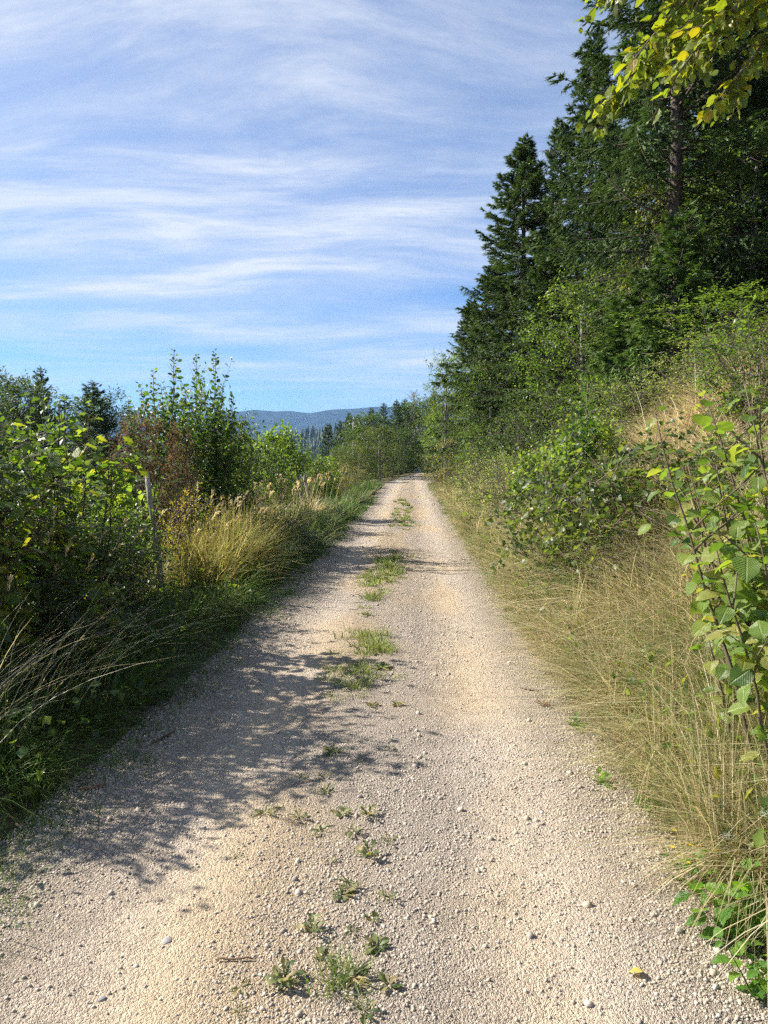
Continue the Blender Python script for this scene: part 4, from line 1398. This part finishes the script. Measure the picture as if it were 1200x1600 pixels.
def grown(name, label, cat, group, loc, shoots, variants, mat_rest, cols_rest, wood, r0=0.010, most=300, petiole_col=(0.16, 0.19, 0.05), keep_px=9.0):
    """shoots: list of (points, leaf sets)"""
    t = thing(name, label, cat, loc, 0, group)
    st, P, R, S = Buf(), [], [], []
    for pts, sets, rad in shoots:
        st.tube(pts, np.linspace(rad, rad * 0.3, len(pts)), 6, wood)
        for (p, base, fr, s) in sets:
            st.segs(p, base, 0.0016, 0.0012, np.array(petiole_col))
            P.append(base)
            R.append(fr)
            S.append(s)
    st.build('stems', M_TWIG, t, True)
    place_leaves(t, variants, np.vstack(P), np.concatenate(R), np.concatenate(S), mat_rest, cols_rest, most, keep_px)
    return t


V_HAZEL = leaf_meshes(ovate_leaf(7, 0.86, 0.46, 0.09, 0.20, 0.022), M_HAZEL, 7, 1)
V_MAPLE = leaf_meshes(maple_leaf(), M_MAPLE, 6, 2)
V_ALDER = leaf_meshes(ovate_leaf(6, 0.80, 0.52, 0.08, 0.12, 0.02), M_ALDER, 4, 3)
V_BEECH = leaf_meshes(ovate_leaf(6, 0.74, 0.48, 0.10, 0.15, 0.0), M_BEECH, 6, 4)
V_HERB = leaf_meshes(ovate_leaf(7, 0.62, 0.36, 0.10, 0.22, 0.02), M_HERB, 4, 5)
V_WEED = leaf_meshes(lobed_leaf(), M_WEED, 4, 6)
V_STRAP = leaf_meshes(ovate_leaf(6, 0.12, 0.5, 0.15, 0.5, 0.0), M_WEED, 3, 7)
V_OVALW = leaf_meshes(ovate_leaf(6, 0.42, 0.60, 0.10, 0.10, 0.0), M_WEED, 3, 8)


def hazels():
    r = np.random.default_rng(601)
    grp = 'hazels at the edge of the bank'
    for (px, d, top, leanaz, label, nsh, size) in [
        (1118, 3.0, 555, 2.6, 'hazel with broad pleated leaves leaning over the straw grass', 8, 0.09),
        (1190, 2.75, 490, 2.2, 'tallest hazel with very large leaves cut by the picture edge', 10, 0.094),
        (1165, 3.5, 660, 2.9, 'lower hazel filling the gap behind the two large-leaved ones', 8, 0.09),
        (1150, 2.9, 830, 2.8, 'low hazel shoots hanging into the grass below the others', 7, 0.08),
    ]:
        q = at(px, top, d)
        bx = q[0] + 0.36
        g = float(ground_z(bx, d))
        H = q[2] - g
        sh = []
        for k in range(nsh):
            L = H * (1.0 if k == 0 else r.uniform(0.55, 0.97))
            az = leanaz + r.normal(0, 0.7) if k else leanaz
            pts = shoot(r, (r.normal(0, 0.17), r.normal(0, 0.2), -0.05), az, 0.14 + 0.10 * r.random(), L, 12, 0.05, 0.06)
            sets = [dress(r, pts, int(L / 0.05), 0.32, 1.0, size, 0.03, 0.25, 0.30, phase=r.uniform(0, 6))]
            sh.append((pts, sets, 0.009))
            for _ in range(3):
                f = r.uniform(0.42, 0.85)
                p, tg = along(pts, np.array([f]))
                tp = shoot(r, p[0], r.uniform(0, 6.28), 0.75, L * r.uniform(0.18, 0.34), 7, 0.06, 0.15)
                sh.append((tp, [dress(r, tp, 7, 0.25, 1.0, size * 0.92, 0.025, 0.3, 0.25, phase=r.uniform(0, 6))], 0.005))
        grown('hazel', label, 'hazel', grp, (bx, d, g), sh, V_HAZEL, M_LEAF, GREENS, (0.13, 0.10, 0.07))


def maples():
    r = np.random.default_rng(602)
    grp = 'maple saplings on the valley verge'
    for (px, d, top, label, nsh, size) in [
        (70, 5.5, 603, 'tallest maple sapling with backlit yellow-green leaves', 7, 0.125),
        (104, 6.1, 612, 'maple sapling next to the gap before the dark spruce', 6, 0.115),
        (12, 5.0, 665, 'maple sapling with glossy leaves at the picture edge', 5, 0.11),
        (35, 4.6, 790, 'low maple sapling in front of the taller ones', 5, 0.10),
        (-60, 4.3, 640, 'maple sapling mostly outside the picture edge', 5, 0.11),
    ]:
        q = at(px, top, d)
        g = float(ground_z(q[0], d))
        H = q[2] - g
        sh = []
        for k in range(nsh):
            L = H * (1.0 if k == 0 else r.uniform(0.6, 0.98))
            b0 = (0, 0, -0.05) if k == 0 else (r.normal(0, 0.20), r.normal(0, 0.22), -0.05)
            pts = shoot(r, b0, r.uniform(0, 6.28), 0.05 + 0.06 * r.random(), L, 12, 0.04, 0.02)
            sets = [dress(r, pts, int(L / 0.05) // 2 * 2, 0.12, 1.0, size, 0.075, 0.15, 0.22, opposite=True, phase=r.uniform(0, 6))]
            sh.append((pts, sets, 0.010))
            for _ in range(5):
                f = r.uniform(0.15, 0.85)
                p, tg = along(pts, np.array([f]))
                tp = shoot(r, p[0], r.uniform(0, 6.28), 0.7, L * r.uniform(0.15, 0.30), 7, 0.05, 0.05)
                sh.append((tp, [dress(r, tp, 8, 0.25, 1.0, size * 0.9, 0.05, 0.2, 0.2, opposite=True, phase=r.uniform(0, 6))], 0.005))
        grown('maple_sapling', label, 'sapling', grp, (q[0], d, g), sh, V_MAPLE, M_LEAF, GREENS, (0.06, 0.045, 0.035), petiole_col=(0.22, 0.12, 0.05))


def alders():
    r = np.random.default_rng(603)
    grp = 'saplings with upright shoots'
    for (tips, d, bpx, label, size) in [
        (((241, 578), (270, 545), (222, 600), (255, 600)), 11.4, 262, 'alder with upright leafy shoots behind the withered shrub', 0.105),
        (((306, 556), (336, 552), (320, 590), (365, 620), (350, 600), (290, 610)), 11.9, 322, 'alder with two tall shoots against the sky beside the mountains', 0.105),
        (((205, 625), (190, 700), (212, 660)), 10.2, 207, 'slender alder shoot rising above the withered shrub', 0.075),
        (((913, 598), (928, 650), (902, 668)), 8.3, 918, 'slender sapling with a yellowish tip rising out of the bright shrub', 0.085),
        (((437, 672), (425, 690)), 18.0, 432, 'single alder shoot rising above the light green shrub', 0.09),
    ]:
        q0 = at(bpx, 700, d)
        g = float(ground_z(q0[0], d))
        sh = []
        for (tx, ty) in tips:
            q = at(tx, ty, d + r.uniform(-0.3, 0.3))
            b0 = np.array([r.normal(0, 0.10), r.normal(0, 0.15), -0.05])
            tip = np.array([q[0] - q0[0], q[1] - d, q[2] - g])
            s = np.linspace(0, 1, 14)[:, None]
            pts = b0 + (tip - b0) * s + np.array([1.0, 0.3, 0]) * (r.normal(0, 0.06) * np.sin(s * 3.14))
            pts[:, :2] += np.cumsum(r.normal(0, 0.010, (14, 2)), 0)
            L = np.linalg.norm(tip - b0)
            sets = [dress(r, pts, int(L / 0.030), 0.25, 1.0, size, 0.02, 0.75, -0.05, phase=r.uniform(0, 6))]
            sh.append((pts, sets, 0.012))
            for _ in range(12):
                f = r.uniform(0.2, 0.8)
                p, tg = along(pts, np.array([f]))
                tp = shoot(r, p[0], r.uniform(0, 6.28), 0.5, L * r.uniform(0.14, 0.30), 7, 0.05, 0.05)
                sh.append((tp, [dress(r, tp, 12, 0.2, 1.0, size * 0.9, 0.018, 0.6, 0.0, phase=r.uniform(0, 6))], 0.005))
        grown('alder', label, 'alder', grp, (q0[0], d, g), sh, V_ALDER, M_LEAF, DARKG, (0.16, 0.13, 0.10), keep_px=6.0)


def beech():
    """a beech on the bank whose lowest branch hangs into the picture from above"""
    r = np.random.default_rng(604)
    bx, by = 4.6, 3.6
    g = float(ground_z(bx, by))
    t = thing('beech_tree', 'beech whose yellow-green branch hangs into the sky over the bank', 'beech', (bx, by, g))
    tb = Buf()
    z = np.linspace(-0.2, 6.5, 10)
    tb.tube(np.column_stack([0.04 * np.sin(z), 0.03 * np.cos(z), z]), np.linspace(0.15, 0.05, 10), 10, (0.3, 0.3, 0.28))
    tb.build('trunk', M_GREYBARK, t, True)
    br, P, R, S = Buf(), [], [], []
    org = np.array([bx, by, g])
    limbs = [((1235, -130), 3.1, (990, 95), 3.0), ((1250, -150), 3.3, (938, -5), 3.25), ((1235, -40), 2.9, (1050, 120), 2.8),
             ((1260, 30), 3.2, (1120, 165), 3.1), ((1250, -90), 3.5, (950, 165), 3.35), ((1260, -190), 3.0, (1010, -60), 3.0),
             ((1270, -60), 3.3, (1085, 70), 3.2), ((1300, -220), 3.1, (960, -60), 3.2), ((1270, -20), 3.4, (1010, 60), 3.3)]
    for (p0, d0, p1, d1) in limbs:
        a, b = at(*p0, d0) - org, at(*p1, d1) - org
        root = np.array([0.0, 0.0, min(a[2] - 0.3, 5.5)])
        s = np.linspace(0, 1, 8)[:, None]
        first = root + (a - root) * s + np.array([0, 0, 0.25]) * np.sin(s * 3.14)
        br.tube(first, np.linspace(0.030, 0.013, 8), 6, (0.22, 0.20, 0.17), cap=False)
        s = np.linspace(0, 1, 12)[:, None]
        main = a + (b - a) * s + np.array([0, 0, 0.06]) * np.sin(s * 3.14)
        main[:, 1:] += np.cumsum(r.normal(0, 0.006, (12, 2)), 0)
        br.tube(main, np.linspace(0.010, 0.003, 12), 5, (0.20, 0.17, 0.13))
        L = np.linalg.norm(b - a)
        dirm = nrm(b - a)
        for k in range(int(L / 0.026)):
            f = r.uniform(0.05, 1)
            p, tg = along(main, np.array([f]))
            up = np.array([0, 0, 1.0])
            sd = np.cross(dirm, up) * (1 if k % 2 else -1)
            dv = nrm(dirm * 0.8 + sd * r.uniform(0.2, 0.9) + up * r.normal(-0.15, 0.35))
            tl = r.uniform(0.10, 0.26)
            ss = np.linspace(0, 1, 5)[:, None]
            tw = p[0] + dv * tl * ss + np.array([0, 0, -0.05]) * ss ** 2
            br.tube(tw, np.linspace(0.0028, 0.0012, 5), 3, (0.18, 0.13, 0.08), cap=False)
            q, base, fr, sc = dress(r, tw, 6, 0.15, 1.0, 0.056, 0.006, 0.9, 0.25, phase=r.uniform(0, 6))
            P.append(base)
            R.append(fr)
            S.append(sc)
    br.build('branches', M_TWIG, t, True)
    place_leaves(t, V_BEECH, np.vstack(P), np.concatenate(R), np.concatenate(S), M_LEAF, ((0.09, 0.13, 0.02), (0.14, 0.165, 0.025)), 300, 8.0)
    c = make_leafy(605, 3.5, 1.5, 0.1, 60, 70, 0.07, YELLOWG, spread=0.26)
    for me, nm in zip(c[1:], ('upper_branches', 'crown')):
        o = bpy.data.objects.new(nm, me)
        COL.objects.link(o)
        o.parent = t
        o.location = (0.3, 0.2, 3.9)


def low_herbs():
    """broad-leaved plants at the gravel edge, lower corner of the bank"""
    r = np.random.default_rng(606)
    grp = 'herbs at the gravel edge'
    for (px, py, h, nst, size, label) in [
        (1150, 1480, 0.27, 5, 0.095, 'bright leafy herb with broad pointed leaves at the gravel edge'),
        (1125, 1420, 0.2, 4, 0.075, 'herb with rough leaves just behind the bright one'),
        (1190, 1560, 0.20, 6, 0.06, 'small herb in the corner of the picture below the bright one'),
        (1085, 1385, 0.14, 4, 0.045, 'small herb with yellow flowers beside the gravel'),
        (945, 1225, 0.07, 3, 0.05, 'little green herb standing alone on the gravel before the straw grass'),
        (900, 1140, 0.09, 4, 0.06, 'flat dark herb at the edge of the straw grass'),
        (1010, 1265, 0.10, 3, 0.05, 'little herb beside the weathered wood chip'),
    ]:
        x, y = road_at(px, py)
        g = float(ground_z(x, y))
        sh = []
        for k in range(nst):
            az = k * 2.4 + r.normal(0, 0.3)
            pts = shoot(r, (r.normal(0, 0.02), r.normal(0, 0.02), -0.01), az, r.uniform(0.2, 0.7), h * r.uniform(0.75, 1.1), 8, 0.03, 0.05)
            sh.append((pts, [dress(r, pts, max(6, int(h / 0.025)), 0.2, 1.0, size, 0.012, 0.4, 0.05, opposite=True, phase=r.uniform(0, 3))], 0.003))
        t = grown('herb', label, 'herb', grp, (x, y, g), sh, V_HERB, M_LEAF, GREENS, (0.10, 0.13, 0.04))
        if 'yellow' in label:
            for k in range(9):
                fb = Buf()
                p = np.array([r.normal(-0.02, 0.05), r.normal(0, 0.05), h * r.uniform(0.8, 1.25)])
                aa = np.arange(6) * 6.28 / 6
                d = np.column_stack([np.cos(aa), np.sin(aa), np.full(6, 0.35)])
                fb.scatter(T_KITE, np.repeat(p[None], 6, 0), frames(d, np.tile([[0, 0, 1.0]], (6, 1))), np.full(6, 0.014), np.tile([[0.75, 0.58, 0.03]], (6, 1)))
                fb.segs(p[None] * np.array([[0.5, 0.5, 0.0]]), p[None], 0.0015, 0.001, np.array([0.12, 0.15, 0.04]))
                fb.build('flower', M_LEAF, t)


def weeds():
    """the single plants of the strip between the wheel tracks"""
    r = np.random.default_rng(607)
    grp = 'weeds on the middle strip of the track'
    kinds = {'d': V_WEED, 's': V_STRAP, 'o': V_OVALW}
    for (px, py, kind, n, L, label) in [
        (520, 1182, 's', 26, 0.115, 'dense dark green rosette with narrow leaves at the tip of the large shadow'),
        (562, 1196, 's', 10, 0.06, 'small bright tuft just beside the dense dark rosette'),
        (472, 1222, 'd', 9, 0.06, 'small jagged weed on sandy gravel below the large shadow'),
        (510, 1246, 's', 18, 0.085, 'green narrow-leaved rosette below the dense dark one'),
        (505, 1222, 'd', 7, 0.06, 'flat withering weed just above a green narrow-leaved rosette'),
        (415, 1275, 's', 16, 0.10, 'spreading narrow-leaved weed alone on the shadow side of the strip'),
        (468, 1286, 'd', 9, 0.08, 'sparse flattened weed next to the spreading one'),
        (535, 1280, 'o', 9, 0.085, 'bright broad-leaved plantain in the widest row of weeds'),
        (575, 1284, 'd', 13, 0.095, 'jagged dandelion touching the bright plantain'),
        (500, 1306, 's', 12, 0.085, 'pale narrow-leaved weed below the plantain'),
        (552, 1310, 'd', 9, 0.08, 'jagged weed beside the pale narrow-leaved one'),
        (372, 1342, 's', 10, 0.05, 'small brownish tuft where the branch shadow crosses the gravel'),
        (578, 1345, 'd', 13, 0.09, 'grey-green dandelion beside a small stone'),
        (606, 1322, 'd', 8, 0.065, 'small weed at the stony side of the strip above the grey-green dandelion'),
        (515, 1356, 'd', 6, 0.05, 'tiny dry weed below the branch shadow'),
        (545, 1392, 's', 18, 0.085, 'bright tuft standing up behind the dark plantain'),
        (536, 1408, 'o', 10, 0.075, 'dark low plantain in front of the bright tuft'),
        (606, 1412, 'd', 9, 0.06, 'small jagged weed across from the dark plantain'),
        (582, 1446, 'o', 8, 0.055, 'small upright weed halfway down the strip'),
        (488, 1466, 'd', 14, 0.085, 'grey jagged dandelion level with the small upright weed'),
        (548, 1466, 's', 10, 0.06, 'light thin tuft between the grey dandelion and the green rosette'),
        (590, 1488, 'o', 15, 0.075, 'green rounded rosette casting a clear shadow'),
        (508, 1505, 'o', 9, 0.06, 'low dark plantain above the large flat dandelion'),
        (445, 1545, 'd', 20, 0.10, 'largest flat dandelion, near the fallen twig'),
        (375, 1552, 's', 9, 0.075, 'sparse dark sprig below the fallen twig'),
        (550, 1542, 's', 34, 0.10, 'lush yellow-green tuft near the bottom of the strip'),
        (606, 1552, 'o', 10, 0.07, 'dark plantain at the edge of the lush tuft'),
        (375, 1592, 's', 9, 0.06, 'short tuft at the very bottom of the picture'),
        (570, 1594, 'd', 10, 0.075, 'dark weed at the bottom edge below the lush tuft'),
        (620, 1106, 'o', 10, 0.075, 'dark plantain lying in the tip of the large shadow'),
        (582, 1108, 'o', 10, 0.085, 'dark broad weed within the large shadow'),
        (606, 1178, 'd', 7, 0.055, 'tiny dry sprig on bare gravel beyond the dense rosette'),
        (597, 1048, 'o', 16, 0.12, 'dark plantain at the side of the pale grass patch'),
        (572, 965, 's', 18, 0.14, 'dark tuft between the two grass patches of the strip'),
    ]:
        x, y = road_at(px, py)
        z = float(road_z(x - xc(y), y))
        t = thing('weed', label, 'weed', (x, y, z), r.uniform(0, 6.28), grp)
        a = np.arange(n) * 2.4 + r.normal(0, 0.25, n)
        el = r.uniform(0.08, 0.5, n) if kind != 's' else r.uniform(0.2, 1.0, n)
        d = np.column_stack([np.cos(a) * np.cos(el), np.sin(a) * np.cos(el), np.sin(el)])
        R = frames(d, np.tile([[0, 0, 1.0]], (n, 1)) + r.normal(0, 0.2, (n, 3)))
        s = 0.64 * L * r.uniform(0.55, 1.1, n)
        for i in range(n):
            o = bpy.data.objects.new('leaf', kinds[kind][i % len(kinds[kind])][0])
            COL.objects.link(o)
            o.parent = t
            o.matrix_local = Matrix([list(R[i][k] * s[i]) + [(0.006 * d[i] + np.array([0, 0, 0.004]))[k]] for k in range(3)] + [[0, 0, 0, 1]])
    # grass patches of the strip: nobody could count their blades
    b = Buf()
    P = []
    for (px, py, w, dd, n) in [(570, 1008, 0.19, 0.35, 26), (548, 1062, 0.20, 0.30, 26), (590, 1020, 0.1, 0.2, 8), (612, 882, 0.20, 1.0, 40), (580, 915, 0.14, 0.8, 22),
                               (630, 812, 0.22, 3.2, 34), (575, 940, 0.1, 0.3, 8), (632, 790, 0.2, 3, 16), (605, 900, 0.25, 0.5, 16), (545, 1545, 0.06, 0.03, 5)]:
        x, y = road_at(px, py)
        P.append(np.column_stack([r.normal(x, w * 0.6, n), r.normal(y, dd * 0.6, n)]))
    P = np.vstack(P)
    tufts(b, r, P, 26, (0.05, 0.13), 1.0, ((0.16, 0.22, 0.05), (0.24, 0.26, 0.08)), ((0.10, 0.17, 0.03), (0.30, 0.28, 0.11)), (0, 0), (0.3, 1.3), (0.002, 0.004), 0.07, True)
    tag(b.build('strip_grass', M_GRASS), 'short yellow-green grass in patches along the middle strip of the track', 'grass', kind='stuff')


def fence():
    r = np.random.default_rng(608)
    t = thing('wire_fence', 'old wire fence on weathered wooden posts in the tall grass', 'fence', (0, 0, 0))
    posts = [(255, 890, 231, 738, 8.3, 0.033), (477, 800, 463, 733, 20.5, 0.05), (487, 800, 476, 742, 22.5, 0.055), (95, 980, 92, 742, 6.0, 0.045)]
    tops = []
    for (bx, by, tx, ty, d, rad) in posts:
        tp = at(tx, ty, d)
        bp = at(bx, by, d)
        g = float(ground_z(bp[0], d)) - 0.1
        s = np.linspace(0, 1, 7)[:, None]
        base = np.array([bp[0], d, g])
        pts = base + (tp - base) * s + np.array([0.012, 0.0, 0]) * np.sin(s * 5)
        b = Buf()
        b.tube(pts, rad * np.array([1.0, 1.05, 0.97, 1.0, 0.95, 0.98, 0.86]), 8, (0.3, 0.26, 0.22))
        b.build('post', M_POST, t, True)
        tops.append((base, tp))
    order = sorted(tops, key=lambda q: q[1][1])
    for lvl in (0.93, 0.55):
        b = Buf()
        pp = [q[0] + (q[1] - q[0]) * lvl for q in order]
        pts = []
        for a, c in zip(pp[:-1], pp[1:]):
            for f in np.linspace(0, 1, 9)[:-1]:
                pts.append(a + (c - a) * f - np.array([0, 0, 0.05 * math.sin(f * math.pi)]))
        pts.append(pp[-1])
        b.tube(np.array(pts), 0.0028, 5, (0.35, 0.35, 0.34))
        b.build('wire', M_TWIG, t)


def loose_bits():
    r = np.random.default_rng(609)
    for k, (px, py, s, colr, label) in enumerate([
        (262, 1472, 0.034, (0.33, 0.305, 0.275), 'large flat grey stone set in the gravel'),
        (160, 1560, 0.018, (0.22, 0.22, 0.22), 'small bluish stone near the bottom of the shaded side'),
        (506, 1430, 0.011, (0.42, 0.16, 0.09), 'reddish pebble between the weeds'),
        (552, 1562, 0.016, (0.30, 0.27, 0.25), 'rounded brown stone under the lush tuft'),
        (606, 1366, 0.013, (0.30, 0.30, 0.31), 'small grey stone beside the grey-green dandelion'),
        (648, 1552, 0.012, (0.12, 0.10, 0.08), 'dark clod of earth across from the lush tuft'),
        (735, 995, 0.028, (0.12, 0.09, 0.07), 'dark clod lying alone on the smooth wheel track'),
    ]):
        x, y = road_at(px, py)
        m, w = new_mat('single_stone')
        tc = w.n('ShaderNodeTexCoord')
        nz = w.n('ShaderNodeTexNoise', {'Vector': tc.outputs['Object'], 'Scale': 3.0, 'Detail': 6.0})
        c = w.mix(w.smooth(nz.outputs[0], 0.3, 0.7), tuple(0.8 * q for q in colr), tuple(1.15 * q for q in colr))
        p = w.n('ShaderNodeBsdfPrincipled', {'Base Color': c, 'Roughness': 0.85, 'Normal': w.n('ShaderNodeBump', {'Height': nz.outputs[0], 'Strength': 0.4})})
        w.n('ShaderNodeOutputMaterial', {'Surface': p})
        me = stone_mesh(900 + k, m)
        o = bpy.data.objects.new('clod' if 'clod' in label else 'stone', me)
        COL.objects.link(o)
        o.location = (x, y, float(road_z(x - xc(y), y)) - s * 0.04)
        o.scale = (s, s * 0.75, s * 0.5)
        o.rotation_euler = (0, 0, r.uniform(0, 6))
        tag(o, label, 'clod' if 'clod' in label else 'stone', 'single stones on the track')
    for (a, b, rad, colr, label, nm) in [
        ((338, 1506), (397, 1507), 0.0035, (0.16, 0.11, 0.07), 'thin fallen twig lying across the gravel', 'twig'),
        ((1012, 1262), (1030, 1218), 0.010, (0.42, 0.35, 0.28), 'weathered wood chip at the foot of the straw grass', 'wood_chip'),
        ((236, 1168), (276, 1146), 0.007, (0.12, 0.09, 0.06), 'dark stick in the shade at the grassy gravel edge', 'stick'),
        ((812, 1078), (842, 1084), 0.004, (0.17, 0.12, 0.09), 'thin dark stick by the edge of the straw grass', 'stick'),
        ((640, 895), (735, 893), 0.004, (0.12, 0.10, 0.08), 'slender twig stretched across the smooth wheel track', 'twig'),
        ((126, 1240), (165, 1232), 0.008, (0.25, 0.15, 0.10), 'reddish bark piece in the shade by the verge', 'stick'),
    ]:
        pa, pb = road_at(*a), road_at(*b)
        s = np.linspace(0, 1, 7)[:, None]
        A = np.array([pa[0], pa[1], float(road_z(pa[0] - xc(pa[1]), pa[1])) + rad * 1.2])
        B = np.array([pb[0], pb[1], float(road_z(pb[0] - xc(pb[1]), pb[1])) + rad * 1.2])
        L = np.linalg.norm(B - A)
        pts = A + (B - A) * s + np.column_stack([r.normal(0, 0.012 * L, 7), r.normal(0, 0.02 * L, 7), np.abs(r.normal(0, 0.004, 7))])
        bf = Buf()
        bf.tube(pts, rad * np.array([0.7, 1.0, 1.1, 0.95, 1.0, 0.85, 0.5]), 6, colr)
        tag(bf.build(nm, M_TWIG, smooth=True), label, nm.replace('_', ' '), 'fallen wood on the track')
    # a dried plant and a pale fallen leaf
    x, y = road_at(848, 1105)
    t = thing('dried_plant', 'small dried-up brown plant at the gravel edge', 'plant', (x, y, 0.01))
    a = np.arange(6) * 1.05
    for i in range(6):
        b = Buf()
        b.scatter(T_NARROW, np.zeros((1, 3)), frames(np.array([[math.cos(a[i]), math.sin(a[i]), 0.5]]), np.array([[0, 0, 1.0]])), np.array([0.07]), np.array([[0.14, 0.07, 0.05]]))
        b.build('leaf', M_DRYLEAF, t)
    x, y = road_at(1006, 1529)
    b = Buf()
    V, F = V_BEECH[0][1]
    b.add(V * 0.045, F, (0.45, 0.40, 0.10))
    o = b.build('fallen_leaf', M_DRYLEAF)
    o.location, o.rotation_euler = (x, y, 0.022), (0.1, 0.15, 1.3)
    tag(o, 'single pale yellow leaf fallen on the gravel', 'leaf')


hazels()
maples()
alders()
beech()
low_herbs()
weeds()
fence()
loose_bits()


# ------------------------------------------------------------------ the air between here and the mountains
def haze():
    x0, x1, y0, y1, z0, z1 = -9000, 9000, -1400, 5800, -200, 350
    V = [(x, y, z) for z in (z0, z1) for y in (y0, y1) for x in (x0, x1)]
    F = [(0, 2, 3), (0, 3, 1), (4, 5, 7), (4, 7, 6), (0, 1, 5), (0, 5, 4), (2, 6, 7), (2, 7, 3), (0, 4, 6), (0, 6, 2), (1, 3, 7), (1, 7, 5)]
    m, w = new_mat('valley_haze')
    v = w.n('ShaderNodeVolumePrincipled', {'Color': (0.30, 0.55, 1.0, 1.0), 'Density': 0.00012, 'Anisotropy': 0.0})
    w.n('ShaderNodeOutputMaterial', {'Volume': v})
    b = Buf()
    b.add(V, F)
    tag(b.build('haze', m), 'thin bluish haze filling the air over the valley', 'haze', kind='stuff')


haze()
